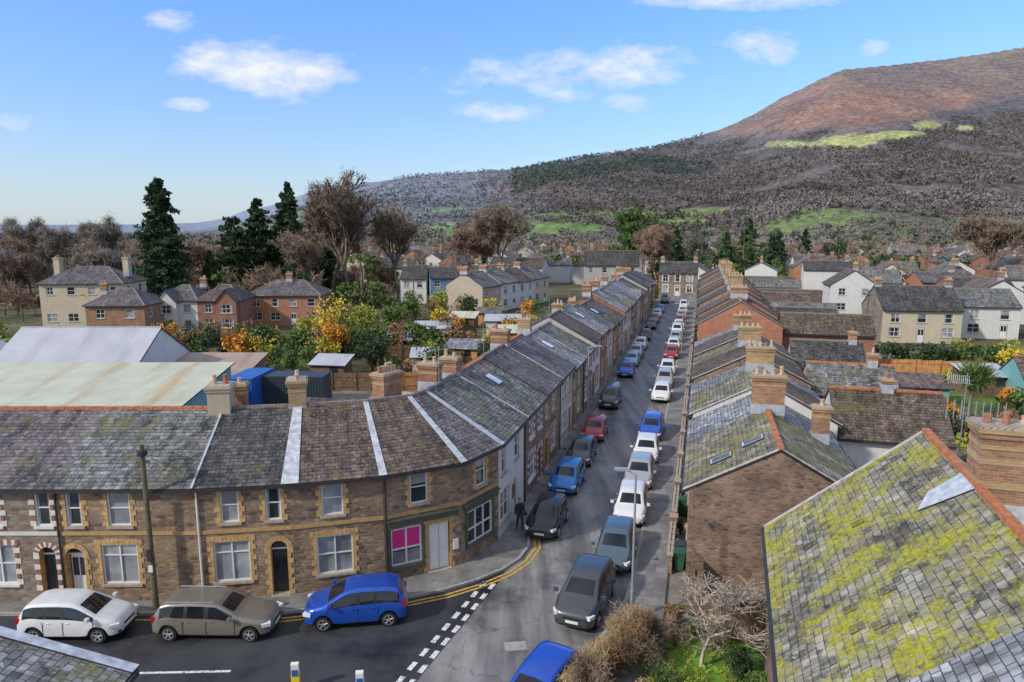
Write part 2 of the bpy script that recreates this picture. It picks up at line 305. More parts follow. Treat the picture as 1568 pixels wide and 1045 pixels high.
def slab(mb,pts,mat,th=.13,part='roof',edge='gutter'):
    pts=[Vector(p) for p in pts]; n=(pts[1]-pts[0]).cross(pts[2]-pts[0]).normalized()
    if n.z<0: n=-n
    mb.poly(part,pts,mat); lo=[p-n*th for p in pts]; k=len(pts)
    for i in range(k): mb.poly(part,[lo[i],lo[(i+1)%k],pts[(i+1)%k],pts[i]],edge)
    mb.poly(part,lo[::-1],edge)
def chimney(mb,F,x,y,z0,z1,w=.9,d=.6,mat='brick_mixed',pots=4,pot='pot_buff'):
    mb.box('chimney',F,x-w/2,x+w/2,y-d/2,y+d/2,z0,z1-.3,mat)
    mb.box('chimney',F,x-w/2-.06,x+w/2+.06,y-d/2-.06,y+d/2+.06,z1-.3,z1-.16,mat)
    mb.box('chimney',F,x-w/2-.11,x+w/2+.11,y-d/2-.11,y+d/2+.11,z1-.16,z1-.05,'brick_buff' if 'brick' in mat else mat)
    mb.box('chimney',F,x-w/2-.02,x+w/2+.02,y-d/2-.02,y+d/2+.02,z1-.05,z1,'sill_stone')
    mb.box('chimney',F,x-w/2-.03,x+w/2+.03,y-d/2-.03,y+d/2+.03,z0+.2,z0+.75,'lead')
    if 'brick' in mat: mb.box('chimney',F,x-w/2-.02,x+w/2+.02,y-d/2-.02,y+d/2+.02,z1-.6,z1-.48,'brick_buff')
    if w>=d: ps=[(x-w/2+w*(i+.5)/pots,y) for i in range(pots)]
    else: ps=[(x,y-d/2+d*(i+.5)/pots) for i in range(pots)]
    for i,(a,b) in enumerate(ps):
        hh=R.choice([.22,.3,.42]); r=.11; p=pot if R.random()<.75 else 'pot_red'
        mb.cyl('chimney',fp(F,a,b,z1-.01),fp(F,a,b,z1+hh),r,r*.78,8,p); mb.cyl('chimney',fp(F,a,b,z1+hh-.06),fp(F,a,b,z1+hh+.02),r,r,8,p)
def house(name,o,ang,w,d,he,hr,wm,rm,front=(),back=(),left=(),right=(),style=None,hip=0,chims=(),ridge='ridge_grey',ov=.28,endm=None,extra=None,vov=.08,rm2=None,verge=None):
    mb=MB(); e1=endm or wm
    FF=Fr((0,0,0),(1,0,0)); FB=Fr((w,d,0),(-1,0,0)); FL=Fr((0,d,0),(0,-1,0)); FRt=Fr((w,0,0),(0,1,0))
    wall(mb,FF,w,he,list(front),wm,style); wall(mb,FB,w,he,list(back),wm,None); wall(mb,FL,d,he,list(left),e1,None); wall(mb,FRt,d,he,list(right),e1,style)
    sl=(hr-he)/(d/2); ze=he-sl*ov+.06; zr=hr+.06
    if hip:
        i=hip; v=ov
        slab(mb,[(-v,-ov,ze),(w+v,-ov,ze),(w-i,d/2,zr),(i,d/2,zr)],rm); slab(mb,[(w+v,d+ov,ze),(-v,d+ov,ze),(i,d/2,zr),(w-i,d/2,zr)],rm)
        slab(mb,[(-v,d+ov,ze),(-v,-ov,ze),(i,d/2,zr)],rm); slab(mb,[(w+v,-ov,ze),(w+v,d+ov,ze),(w-i,d/2,zr)],rm)
        for a,b in (((-v,-ov,ze),(i,d/2,zr)),((-v,d+ov,ze),(i,d/2,zr)),((w+v,-ov,ze),(w-i,d/2,zr)),((w+v,d+ov,ze),(w-i,d/2,zr))): mb.cyl('roof',a,b,.09,.09,5,ridge)
        mb.cyl('roof',(i,d/2,zr),(w-i,d/2,zr),.1,.1,6,ridge)
    else:
        slab(mb,[(-vov,-ov,ze),(w+vov,-ov,ze),(w+vov,d/2,zr),(-vov,d/2,zr)],rm); slab(mb,[(w+vov,d+ov,ze),(-vov,d+ov,ze),(-vov,d/2,zr),(w+vov,d/2,zr)],rm2 or rm)
        for F,m in ((FL,e1),(FRt,e1)): mb.poly('walls',[fp(F,0,0,he),fp(F,d,0,he),fp(F,d/2,0,hr)],m,[(0,he),(d,he),(d/2,hr)])
        n=max(2,int(w/.45))
        for k in range(n): mb.box('roof',FF,-vov+(w+2*vov)*k/n,-vov+(w+2*vov)*(k+.96)/n,d/2-.11,d/2+.11,zr-.07,zr+.06+.01*(k%2),ridge)
        if verge:
            for xa in verge:
                for s0,s1 in ((-ov,d/2),(d+ov,d/2)): slab(mb,[(xa,s0,ze+.035),(xa+.16,s0,ze+.035),(xa+.16,s1,zr+.035),(xa,s1,zr+.035)],'mortar_verge',th=.2,part='verge',edge='mortar_verge')
    mb.box('gutter',FF,-.02,w+.02,-ov-.09,-ov+.02,ze-.15,ze-.03,'gutter'); mb.box('gutter',FF,-.02,w+.02,d+ov-.02,d+ov+.09,ze-.15,ze-.03,'gutter')
    for c in chims: chimney(mb,FF,*c[:4],**(c[4] if len(c)>4 else {}))
    if extra: extra(mb,FF)
    return mb.finish(name,loc=o,rot=ang)
UV_=Vector((.2672,.9636)); NV=Vector((.9636,-.2672)); OO=Vector((2.3,28.6))
def P(a,b): p=OO+UV_*a+NV*b; return (p.x,p.y)
AU=math.radians(74.5); AR=math.radians(-105.5); AN=math.radians(-15.5)
# ------------------------------------------------------------------ terrain / ground
def vnoise(x,y,seed=0):
    xi=np.floor(x).astype(int); yi=np.floor(y).astype(int); xf=x-xi; yf=y-yi
    def h(a,b):
        n=(a*374761393+b*668265263+seed*1442695041)&0x7fffffff; n=((n^(n>>13))*1274126177)&0x7fffffff; return ((n^(n>>16))&0xffff)/65535.
    u=xf*xf*(3-2*xf); v=yf*yf*(3-2*yf)
    return (h(xi,yi)*(1-u)+h(xi+1,yi)*u)*(1-v)+(h(xi,yi+1)*(1-u)+h(xi+1,yi+1)*u)*v
def fbm(x,y,o=5,seed=0):
    s=0;a=.5;t=0
    for i in range(o): s=s+a*vnoise(x*2**i,y*2**i,seed+i); t+=a; a*=.5
    return s/t
QS=[-3,-.8,-.55,-.457,-.414,-.39,-.3655,-.332,-.284,-.209,-.134,-.078,.0149,.0799,.1354,.2,.255,.2915,.3366,.3808,.4249,.4602,.5145,.6047,.71,.9,1.5,3]
ES=[.004,.005,.006,.008,.014,.024,.0296,.037,.0553,.0663,.074,.077,.0824,.095,.1049,.1139,.1264,.138,.1587,.1851,.2087,.2225,.2268,.2329,.2475,.27,.2,.15]
def terr(X,Y):
    X=np.asarray(X,float);Y=np.asarray(Y,float)
    r=np.hypot(X,Y); az=np.clip(np.arctan2(X,Y),-1.25,1.25); q=np.tan(az); e=np.interp(q,QS,ES); RY=np.interp(q,[-.5,-.3,-.15,.2,.35,.8],[4500,3200,2200,2100,2500,2700])
    Yd=r*np.cos(az); s=np.clip((Yd-450)/(RY-450),0,1.8); Hs=16+e*RY
    p=np.where(s<1,s**1.55,1-.25*(s-1)); n=fbm(X/420.+30,Y/420.+11,5,3)-.5; n2=fbm(X/90.+3,Y/90.,3,9)-.5
    amp=np.clip(s*4,0,1)*np.clip(Hs/250,.05,1.0)*np.clip(1.25-s,.0,1)
    return Hs*p+n*130*amp+n2*14*amp, q, Yd, s
azs=np.concatenate([np.radians(np.linspace(-180,-44,40,endpoint=False)),np.radians(np.linspace(-44,44,900)),np.radians(np.linspace(44,180,41)[1:])])
rs=np.concatenate([[.0,8,30,80,150,260,400],np.geomspace(460,7500,300)])
A,RR=np.meshgrid(azs,rs); X=RR*np.sin(A);Y=RR*np.cos(A); Z,Q,YD,S=terr(X,Y)
ang=(Z-16)/np.maximum(YD,1)
n1=fbm(X/35.,Y/35.,4,21); n2=fbm(X/200.,Y/200.,4,41); n3=fbm(X/700.+5,Y/700.,4,61)
C=np.zeros(X.shape+(3,))
def L(c): return np.array(c)
def blend(m,c):
    global C
    m=np.clip(m,0,1)[...,None]; C=C*(1-m)+m*c
FH=[(.40,.118,.040,.0050),(.475,.122,.050,.010),(.545,.13,.040,.0065),(.585,.143,.022,.0065),(.64,.139,.013,.005)]
FL_=[(-.10,.001,.028,.008),(0.0,.004,.055,.008),(.09,.001,.045,.008),(-.10,.027,.028,.003),(-.14,.02,.018,.003),(.05,.018,.035,.003),(.24,.008,.04,.003)]
C[:]=L((.14,.135,.08))
far=np.clip((RR-260)/120,0,1)
wl=L((.150,.130,.122))*(.55+.9*n1[...,None])
wl=wl*(1-.3*np.clip((n2-.5)*8,0,1)[...,None])
pat=(fbm(X/110.+9,Y/160.,2,77)>.5)
gre=np.where(pat[...,None],L((.20,.27,.10)),L((.15,.15,.11)))
low=np.where(((n2>.52)&(ang<.03))[...,None],gre,wl); C=C*(1-far[...,None])+far[...,None]*low
conm=np.clip((n3-.34)*8,0,1)*np.clip((Q+.02)*12,0,1)*np.clip((.33-Q)*12,0,1)*np.clip((ang-.04)*60,0,1)
blend(conm,L((.06,.08,.072))*(.5+n1[...,None]))
blend(.6*np.clip((n2-.46)*9,0,1)*np.clip((ang-.04)*60,0,1)*np.clip((.12-Q)*10,0,1)*(Q>-.12),L((.27,.17,.14)))
mb_=.137+.03*np.clip((Q-.45)/.3,-1,1)+(n2-.5)*.05
moor=np.clip((ang-mb_)*60,0,1)*np.clip((Q-.26)*25,0,1)
mc=L((.33,.175,.11))*(.7+.6*n1[...,None]); t=np.clip((ang-.185)*26+(n2-.5)*2,0,1)[...,None]*.75; mc=mc*(1-t)+L((.265,.205,.105))*t
tt=np.clip((fbm(X/260,Y/260,4,5)-.5)*7,0,1)[...,None]*.55; mc=mc*(1-tt)+tt*L((.215,.165,.12)); tt=np.clip((fbm(X/120+7,Y/300,4,15)-.52)*9,0,1)[...,None]*.6; mc=mc*(1-tt)+tt*L((.15,.10,.08))
blend(moor,mc)
for i,(q0,e0,a,b) in enumerate(FH+FL_):
    d=((Q-q0)/a)**2+((ang-e0)/b)**2+(n1-.5)*1.6+(n2-.5)*1.5; cc=L((.42,.44,.16)) if i<5 else L((.20,.31,.10))
    blend((1-d)*5*(RR>430),cc*(.8+.4*n1[...,None]))
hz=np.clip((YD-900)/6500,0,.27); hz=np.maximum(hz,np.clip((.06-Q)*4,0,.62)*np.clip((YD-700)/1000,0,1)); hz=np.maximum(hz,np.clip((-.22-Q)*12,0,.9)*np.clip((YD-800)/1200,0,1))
blend(hz,L((.30,.36,.46)))  # bluish distance haze painted into the ground's vertex colours
nr,na=X.shape
idx=np.arange(nr*na).reshape(nr,na); a0=idx[:-1,:-1].ravel();a1=idx[:-1,1:].ravel();b1=idx[1:,1:].ravel();b0=idx[1:,:-1].ravel()
def npmesh(name,V,Fq,mats,mi=None,smooth=False,parent=None,colr=None):
    me=bpy.data.meshes.new(name); V=np.asarray(V,np.float32); Fq=np.asarray(Fq,np.int32); k=Fq.shape[1]
    me.vertices.add(len(V)); me.vertices.foreach_set('co',V.ravel()); me.loops.add(Fq.size); me.loops.foreach_set('vertex_index',Fq.ravel())
    me.polygons.add(len(Fq)); me.polygons.foreach_set('loop_start',np.arange(0,Fq.size,k,dtype=np.int32)); me.polygons.foreach_set('loop_total',np.full(len(Fq),k,np.int32))
    for m in mats: me.materials.append(M[m])
    if mi is not None: me.polygons.foreach_set('material_index',np.asarray(mi,np.int32))
    if smooth: me.polygons.foreach_set('use_smooth',np.ones(len(Fq),bool))
    if colr is not None:
        at=me.color_attributes.new('Col','FLOAT_COLOR','POINT'); at.data.foreach_set('color',np.c_[colr,np.ones(len(colr))].astype(np.float32).ravel())
    me.update(calc_edges=True); ob=bpy.data.objects.new(name,me); col.objects.link(ob)
    if parent: ob.parent=parent
    return ob
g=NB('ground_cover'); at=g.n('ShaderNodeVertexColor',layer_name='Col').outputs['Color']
vo=g.n('ShaderNodeTexVoronoi',{'Vector':g.pos,'Scale':.09}).outputs['Distance']; vr=g.ramp(vo,[(.1,1.3),(.8,.5)])
c=g.mix(.7,at,vr,'MULTIPLY'); c=g.mix(.7,c,g.ramp(g.noise(.03,9,None,.78),[(.32,.5),(.68,1.5)]),'MULTIPLY'); c=g.mix(.5,c,g.ramp(g.noise(.5,6),[(.3,.5),(.7,1.4)]),'MULTIPLY')
g.bump(g.math('MULTIPLY',vo,-1.0),.4,4.0); M['ground_cover']=g.out(c,.95,0,**{'Specular IOR Level':.1})
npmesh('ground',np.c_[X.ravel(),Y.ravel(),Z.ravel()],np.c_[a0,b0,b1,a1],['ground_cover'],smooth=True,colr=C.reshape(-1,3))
# ------------------------------------------------------------------ roads
def sheet(name,poly,z,mat):
    mb=MB(); mb.poly(name,[(x,y,z) for x,y in poly],mat); return mb.finish(name,loc=(0,0,0),single=True)
sheet('street_road',[P(-14,-3.4),P(-14,4),P(150,4),P(150,-3.4)],.008,'asphalt')
sheet('junction_road',[(-70,12),(4,12),(6,20),(6,30),(3,37),(-2,34),(-5,29),(-9,27.2),(-70,27)],.012,'asphalt')
sheet('main_road',[(-70,18.2),(-4.9,18.2),(-3.35,22.3),(-.62,29.05),(-.2,30.6),(-2.5,29.4),(-5,28.3),(-9,27),(-70,26.8)],.016,'asphalt_new')
KL=[(-70,26.1),(-10,26.35),(-7,26.95),(-4.6,27.6),(-3,28.25),(-1.6,29.1),(-.4,30.1),(.4,31.2),(.9,32.5),P(5.5,-2.85),P(12,-2.95),P(150,-2.95)]
mb=MB(); mb.prism('pavement',KL+[P(150,-4.3),P(4,-4.3),(-2.6,30.9),(-6,29.2),(-10,28.2),(-70,27.6)],0,.12,'pavement_slab','kerb_stone')
def ribbon(pts,o1,o2,z,mb,mat,part,dash=None):
    pts=[Vector((p[0],p[1])) for p in pts]; nn=[]
    for i in range(len(pts)):
        d=Vector((0,0))
        if i>0: d+=(pts[i]-pts[i-1]).normalized()
        if i<len(pts)-1: d+=(pts[i+1]-pts[i]).normalized()
        d.normalize(); nn.append(Vector((d.y,-d.x)))
    for i in range(len(pts)-1):
        a=pts[i]+nn[i]*o1;b=pts[i+1]+nn[i+1]*o1;c=pts[i+1]+nn[i+1]*o2;d=pts[i]+nn[i]*o2
        if dash:
            L_=(b-a).length; n=max(1,int(L_/dash[0]))
            for k in range(n):
                t0=k/n; t1=t0+dash[1]/L_
                q=[a.lerp(b,t0),a.lerp(b,t1),d.lerp(c,t1),d.lerp(c,t0)]; mb.poly(part,[(p.x,p.y,z) for p in q],mat)
        else: mb.poly(part,[(p.x,p.y,z) for p in (a,b,c,d)],mat)
ribbon(KL,0.001,-.14,.124,mb,'kerb_stone','kerb'); mb.finish('pavement',loc=(0,0,0))
KR=[P(150,2.9),P(2,2.9),(4.9,27.5),(4.0,25.6),(2.9,23.8),(1.5,21.8),(-.5,18.5),(-2,14)]
mb=MB(); mb.prism('pavement',KR+[(0,13),(3.2,20),(5.4,24.2),P(-2.5,4.5),P(150,4.5)],0,.12,'pavement_slab','kerb_stone'); ribbon(KR,0.001,-.14,.124,mb,'kerb_stone','kerb'); mb.finish('pavement',loc=(0,0,0))
mb=MB()
YL=[(-9.8,26.35)]+KL[2:9]+[P(5,-2.85)]
ribbon(YL,.22,.34,.0215,mb,'marking_yellow','double_yellow_line'); ribbon(YL,.46,.58,.0215,mb,'marking_yellow','double_yellow_line')
ribbon([(-19,26.3),(-14.5,26.3)],.25,.35,.0215,mb,'marking_yellow','double_yellow_line')
gl=[(-.75,28.9),(-3.45,22.2),(-4.4,19.5)]
ribbon(gl,-.02,.18,.0215,mb,'marking_white','give_way_line',dash=(.85,.5)); ribbon(gl,.42,.62,.0215,mb,'marking_white','give_way_line',dash=(.85,.5))
for pl in ([(-14.8,22.6),(-10.3,22.75)],[(-22,22.35),(-16.2,22.5)]): ribbon(pl,0,.12,.0215,mb,'marking_white','centre_line')
ribbon([(-14.5,21.8),(-9,22.0),(-6,21.9)],0,.1,.0215,mb,'marking_white','centre_line')
mb.finish('road_markings',loc=(0,0,0))
mb=MB(); FM=Fr((-.25,23.9,0),(.96,.1,0)); mb.box('cover',FM,0,.85,0,.55,.0,.02,'sill_stone'); mb.box('cover',FM,.06,.4,.05,.5,.02,.025,'kerb_stone'); mb.box('cover',FM,.45,.79,.05,.5,.02,.025,'kerb_stone'); mb.finish('manhole_cover')
sheet('yard_gravel',[(-62,35),(-6,36.5),(-3,44),(2,66),(-24,67),(-62,68)],.004,'gravel')
sheet('garden_lawn',[(4.0,20),(6,24.5),P(-2.2,5.4),P(-2.2,13),(9,22),(7,14)],.006,'bright_lawn')
sheet('yard_concrete',[P(0,4.4),P(0,30),P(120,30),P(120,4.4)],.004,'gravel')
for a,b,c,d in ((-62,72,14,10),(-44,76,10,8),(-30,78,9,12),(-18,82,10,9),(-6,86,9,9),(-38,92,12,8),(52,70,12,8),(40,58,9,9),(62,84,12,10),(48,100,10,9)):
    sheet('garden_lawn',[(a,b),(a+c,b+.5),(a+c+1,b+d),(a+.5,b+d)],.012,'lawn')
# ------------------------------------------------------------------ curved and street terrace
D_=P(3.6,-4.1)
W=[(-36,27.3),(-27.6,27.3),(-19.3,27.3),(-13.4,27.35),(-9.5,27.9),(-5.75,28.9),(-2.4,30.6),D_]
a=3.6
while a<118: a+=5.1; W.append(P(a,-4.1)) 
W=[Vector(w) for w in W]
def offs(o):
    r=[]
    for i in range(len(W)):
        d0=(W[i]-W[i-1]).normalized() if i>0 else (W[1]-W[0]).normalized(); d1=(W[i+1]-W[i]).normalized() if i<len(W)-1 else d0
        n0=Vector((-d0.y,d0.x)); n1=Vector((-d1.y,d1.x)); m=(n0+n1).normalized(); r.append(W[i]+m*(o/max(.3,m.dot(n0))))
    return r
RF=['slate_purple','slate_purple','slate_grey','slate_dark','slate_rust','slate_rust','slate_purple','slate_grey','slate_grey','slate_purple','slate_purple','slate_light','slate_grey','slate_rust','slate_light','slate_grey']
OF={o:offs(o) for o in (-.3,4.15,7.0)}
specs={
0:dict(wm='stone_grey',st='redwhite',ops=[(2,3.4,.9,2.6,'w'),(5,5.9,.15,2.5,'ak'),(2.1,3.1,3.6,5.05,'w'),(5,5.8,3.6,5.05,'w')]),
1:dict(wm='stone_grey',st='redwhite',ops=[(4.4,6.35,.9,2.7,'w'),(7.4,8.1,.14,2.6,'ak'),(4.9,5.95,3.55,5.1,'w'),(7.45,8.1,3.55,5.1,'w')]),
2:dict(wm='stone_brown',st='buff',ops=[(.22,1.0,.14,2.55,'aw'),(1.75,3.3,.9,2.7,'wnc'),(.45,1.1,3.55,5.05,'w'),(2.2,3.15,3.55,5.05,'wn')]),
3:dict(wm='stone_brown',st='buff',ops=[(.6,2.1,.9,2.75,'wc'),(2.95,3.65,.14,2.65,'ak'),(1.0,1.75,3.6,5.1,'w'),(2.85,3.5,3.6,5.1,'w')]),
4:dict(wm='stone_brown',st='buff',ops=[(.95,2.5,.85,2.65,'wn'),(1.25,2.15,3.6,5.1,'w')]),
5:dict(wm='stone_brown',st='buff',ops=[(.3,1.75,.75,2.55,'sp'),(2.1,3.15,.14,2.45,'dw2'),(1.25,2.1,3.6,5.1,'w')]),
6:dict(wm='stone_brown',st='buff',ops=[(.45,2.5,.85,2.55,'sh'),(1.15,1.95,3.6,5.1,'w')]),
}
wallsx=['render_white','stone_red','stone_brown','render_cream','stone_brown','stone_red','render_white','brick_red','render_cream','stone_brown','stone_grey','render_white']
styx=['white','redwhite','buff','white','buff','redwhite','red','buff','white','buff','white','buff']
def dormer(mb,F,x,w,he,slope,wm,rm):
    hp=he+w*.5
    mb.poly('dormer',[fp(F,x,-.02,he-.1),fp(F,x+w,-.02,he-.1),fp(F,x+w,-.02,he+.1),fp(F,x+w/2,-.02,hp),fp(F,x,-.02,he+.1)],wm)
    mb.box('dormer',F,x+w*.36,x+w*.64,-.05,-.021,he-.05,he+.5,'glass_net')
    yb=(hp+.1-he)/slope+.3
    slab(mb,[tuple(fp(F,x-.2,-.3,he-.05)),tuple(fp(F,x+w/2,-.3,hp+.12)),tuple(fp(F,x+w/2,yb,hp+.12)),tuple(fp(F,x-.2,.3,he-.05))],rm,th=.09,part='dormer',edge='white_paint'); slab(mb,[tuple(fp(F,x+w/2,-.3,hp+.12)),tuple(fp(F,x+w+.2,-.3,he-.05)),tuple(fp(F,x+w+.2,.3,he-.05)),tuple(fp(F,x+w/2,yb,hp+.12))],rm,th=.09,part='dormer',edge='white_paint')
for i in range(len(W)-1):
    mb=MB(); p0=W[i];p1=W[i+1]; Ls=(p1-p0).length; F=Fr((p0.x,p0.y,0),((p1-p0).x,(p1-p0).y,0))
    k=i-7; he=5.4; hr=7.6
    if k>=0:
        wm=wallsx[k%12]; st=styx[k%12]; dv=[0,0,.1,.1,-.35,-.3,.3,.3,-.15,-.5,-.5,.2][k%12] if k>1 else 0
        hr=7.6+dv; he=5.4+dv*.8
        dd=R.choice(['dw','dk','dr','db','dk']); zu=he-1.9
        ops=[(.55,1.4,.14,2.3,dd),(2.3,3.9,.9,2.5,'w'),(.6,1.4,zu,zu+1.4,'w'),(2.6,3.6,zu,zu+1.4,'w')]
        if k%2: ops=[(Ls-o[1],Ls-o[0])+o[2:] for o in ops]
        if k==0: ops=[(.3,1.9,.8,2.5,'w'),(2.5,3.35,.14,2.35,'dw'),(.5,1.3,3.4,4.9,'w'),(3.0,4.0,3.4,4.9,'w')]
    else: wm=specs[i]['wm']; st=specs[i]['st']; ops=specs[i]['ops']
    wall(mb,F,Ls,he+.05,ops,wm,st)
    if k<0:
        bz=3.14
        mb.box('surrounds',F,0.01,Ls-.01,-.045,-.003,bz,bz+.16,'band_stone' if i>1 else 'quoin_white'); mb.box('surrounds',F,.01,Ls-.01,-.03,-.003,he-.28,he-.12,'band_stone')
    if i in (5,6): mb.box('shopfront',F,.15,Ls-.2,-.16,-.004,2.72,2.98,'shop_green'); mb.box('shopfront',F,.1,Ls-.15,-.24,-.004,2.98,3.05,'shop_green')
    if i==5: mb.box('meter_box',F,3.3,3.55,-.12,-.002,1.0,1.5,'white_paint')
    e0,e1=OF[-.3][i],OF[-.3][i+1]; r0,r1=OF[4.15][i],OF[4.15][i+1]; b0_,b1_=OF[7.0][i],OF[7.0][i+1]
    rm=RF[i] if i<len(RF) else R.choice(['slate_grey','slate_purple','slate_light','slate_rust','slate_dark','slate_light'])
    ze=he-.1; zr=hr; zb=hr-(hr-he)*.7
    slab(mb,[(e0.x,e0.y,ze),(e1.x,e1.y,ze),(r1.x,r1.y,zr),(r0.x,r0.y,zr)],rm)
    slab(mb,[(b1_.x,b1_.y,zb),(b0_.x,b0_.y,zb),(r0.x,r0.y,zr),(r1.x,r1.y,zr)],rm)
    if k>1: mb.poly('walls',[(e0.x,e0.y,ze-.14),(r0.x,r0.y,zr-.14),(b0_.x,b0_.y,zb-.14),(b0_.x,b0_.y,zb-.9),(e0.x,e0.y,ze-.5)],'brick_red' if k%2 else 'render_grey')
    bd=(b0_-b1_)
    if bd.length>.3: wall(mb,Fr((b1_.x,b1_.y,0),(bd.x,bd.y,0)),bd.length,zb,[(.8,1.7,3.2,4.4,'w')] if bd.length>3 else [],'render_grey' if i%2 else 'brick_red')
    nrd=max(2,int((r1-r0).length/.45)); rc='ridge_red' if i in (1,2,8,10) else 'ridge_grey'; FRg=Fr((r0.x,r0.y,0),((r1-r0).x,(r1-r0).y,0)); LR=(r1-r0).length
    for q in range(nrd): mb.box('roof',FRg,LR*q/nrd,LR*(q+.95)/nrd,-.1,.1,zr-.06,zr+.07+.01*(q%2),rc)
    gd=(e1-e0); mb.box('gutter',Fr((e0.x,e0.y,0),(gd.x,gd.y,0)),0,gd.length,-.06,.05,ze-.16,ze-.04,'gutter')
    if i in (4,5,6,7,3):
        t=Vector((r0-e0)); sd=Vector((t.y,-t.x)).normalized(); u3=Vector((sd.x,sd.y,0)); w0,w1=(.17,.12) if i>3 else (.05,.05)
        if i==4: w0,w1=.36,.2
        a_=Vector((e0.x,e0.y,ze+.03)); b_=Vector((r0.x,r0.y,zr+.04))
        slab(mb,[a_-u3*w0,a_+u3*w0,b_+u3*w1,b_-u3*w1],'lead_flash' if i>3 else 'lead',th=.05,part='flashing',edge='lead')
    elif k>0: 
        a_=Vector((e0.x,e0.y,ze+.03)); b_=Vector((r0.x,r0.y,zr+.03)); u3=Vector((UV_.x,UV_.y,0))
        if k%2: slab(mb,[a_,a_+u3*.15,b_+u3*.15,b_],'mortar_verge',th=.2,part='flashing',edge='mortar_verge')
    if i in (2,3,5,8,10,12): mb.cyl('downpipe',fp(F,.08,-.07,.1),fp(F,.08,-.07,he-.1),.045,.045,8,'white_paint' if i==3 else 'gutter')
    FC=Fr((r0.x,r0.y,0),((r1-r0).x,(r1-r0).y,0))
    if i==3: chimney(mb,FC,-.1,.1,6.6,8.75,w=1.0,d=1.0,mat='render_beige',pots=2); chimney(mb,FC,.45,1.4,6.3,8.5,w=.6,d=.6,mat='brick_mixed',pots=1)
    if i==4: chimney(mb,FC,.0,.4,6.8,8.85,w=.8,d=1.1,mat='brick_buff',pots=3)
    if i==6: chimney(mb,FC,-.3,1.2,6.6,8.8,w=1.3,d=.8,mat='brick_mixed',pots=5)
    if i==1: chimney(mb,FC,.2,0,6.9,8.8,w=.8,d=1.2,pots=4)
    if k>=0 and (k%2==1 or k==0): chimney(mb,FC,0.2 if k else 2.2,.3+R.uniform(-.2,.9),hr-.7,hr+R.uniform(.6,1.1),w=R.uniform(.65,.85),d=R.uniform(.8,1.5),mat=R.choice(['brick_mixed','brick_buff','brick_red','brick_red']),pots=R.choice([2,3,4,5]))
    if k in (9,12,15,18): dormer(mb,F,1.6,2.0,he-.1,.52,R.choice(['render_white','brick_red']),rm)
    if k>1 and k%3==0: mb.cyl('satellite_dish',fp(F,4.6,-.25,4.6),fp(F,4.62,-.28,4.6),.28,.26,12,'steel_grey')
    if k in (1,4,7,9):
        c0=Vector((e0.x+e1.x,e0.y+e1.y,0))/2; c1=Vector((r0.x+r1.x,r0.y+r1.y,0))/2; ex=Vector((gd.x,gd.y,0)).normalized(); up=Vector((c1.x-c0.x,c1.y-c0.y,zr-ze)); b=Vector((c0.x,c0.y,ze))+up*.55; up.normalize(); nn=ex.cross(up)
        slab(mb,[b-ex*.4+nn*.07,b+ex*.4+nn*.07,b+ex*.4+up*1.0+nn*.07,b-ex*.4+up*1.0+nn*.07],'lamp_clear',th=.08,part='skylight')
    if i==len(W)-2: mb.poly('walls',[(p1.x,p1.y,0),(b1_.x,b1_.y,0),(b1_.x,b1_.y,zb),(r1.x,r1.y,zr),(p1.x,p1.y,he)],wm)
    if k>=0 and k%2==0:
        FN=Fr((b0_.x,b0_.y,0),(UV_.x,UV_.y,0)); mb.box('rear_wing',FN,.3,3.4,.01,4.2,0,3.3,'render_white' if k%4 else 'render_grey')
        slab(mb,[tuple(fp(FN,.1,0,4.3)),tuple(fp(FN,3.6,0,4.3)),tuple(fp(FN,3.6,4.4,3.35)),tuple(fp(FN,.1,4.4,3.35))],R.choice(['slate_grey','slate_dark','slate_rust']),part='rear_wing')
    mb.finish('terraced_house')
# ------------------------------------------------------------------ right terrace
def aops(w,he):
    return [(w*.12,w*.12+.9,.12,2.2,R.choice(['dw','dk','dr'])),(w*.45,w*.45+1.5,.9,2.2,'w'),(w*.12,w*.12+.9,he-1.5,he-.35,'w'),(w*.55,w*.55+1.1,he-1.5,he-.35,'w')]
def rt(a0,w,he,hr,wm,rm,st='buff',d=8.2,b=5.3,endm=None,ch=(),ridge='ridge_grey',rm2=None,extra=None,verge=None):
    x,y=P(a0+w,b); house('terraced_house',(x,y,0),AR,w,d,he,hr,wm,rm,front=aops(w,he),back=[(w*.3,w*.3+1,he-1.6,he-.5,'w')],style=st,endm=endm,chims=ch,ridge=ridge,vov=.0,rm2=rm2,extra=extra,verge=verge)
def sk(mb,F):
    sl=2.1/3.75
    for x,yy,ww in ((4.3,2.3,.6),(4.9,.9,.6)):
        z=4.56+yy*sl; slab(mb,[(x,yy,z+.1),(x+ww,yy,z+.1),(x+ww,yy+.9,z+.9*sl+.1),(x,yy+.9,z+.9*sl+.1)],'lead_flash',th=.1,part='skylight'); mb.poly('skylight',[(x+.07,yy+.07,z+.115+.07*sl),(x+ww-.07,yy+.07,z+.115+.07*sl),(x+ww-.07,yy+.83,z+.83*sl+.115),(x+.07,yy+.83,z+.83*sl+.115)],'glass_dark')
rt(2.0,7.2,4.5,6.6,'stone_red','slate_moss',d=7.5,endm='stone_red',ch=[(.1,3.75,6.2,8.5,dict(w=.75,d=1.6,mat='brick_mixed',pots=4)),(.1,6.4,4.8,7.0,dict(w=.6,d=.8,mat='brick_mixed',pots=1))],ridge='ridge_red',extra=sk,verge=[7.02],rm2='slate_moss')
rt(9.3,4.8,4.4,6.4,'stone_brown','slate_light',d=7.5)
rt(14.2,5.2,4.7,6.9,'render_white','slate_moss',ch=[(.1,4.1,6.4,8.3,dict(w=.8,d=1.7,mat='brick_buff',pots=5))],verge=[5.0],rm2='slate_brown')
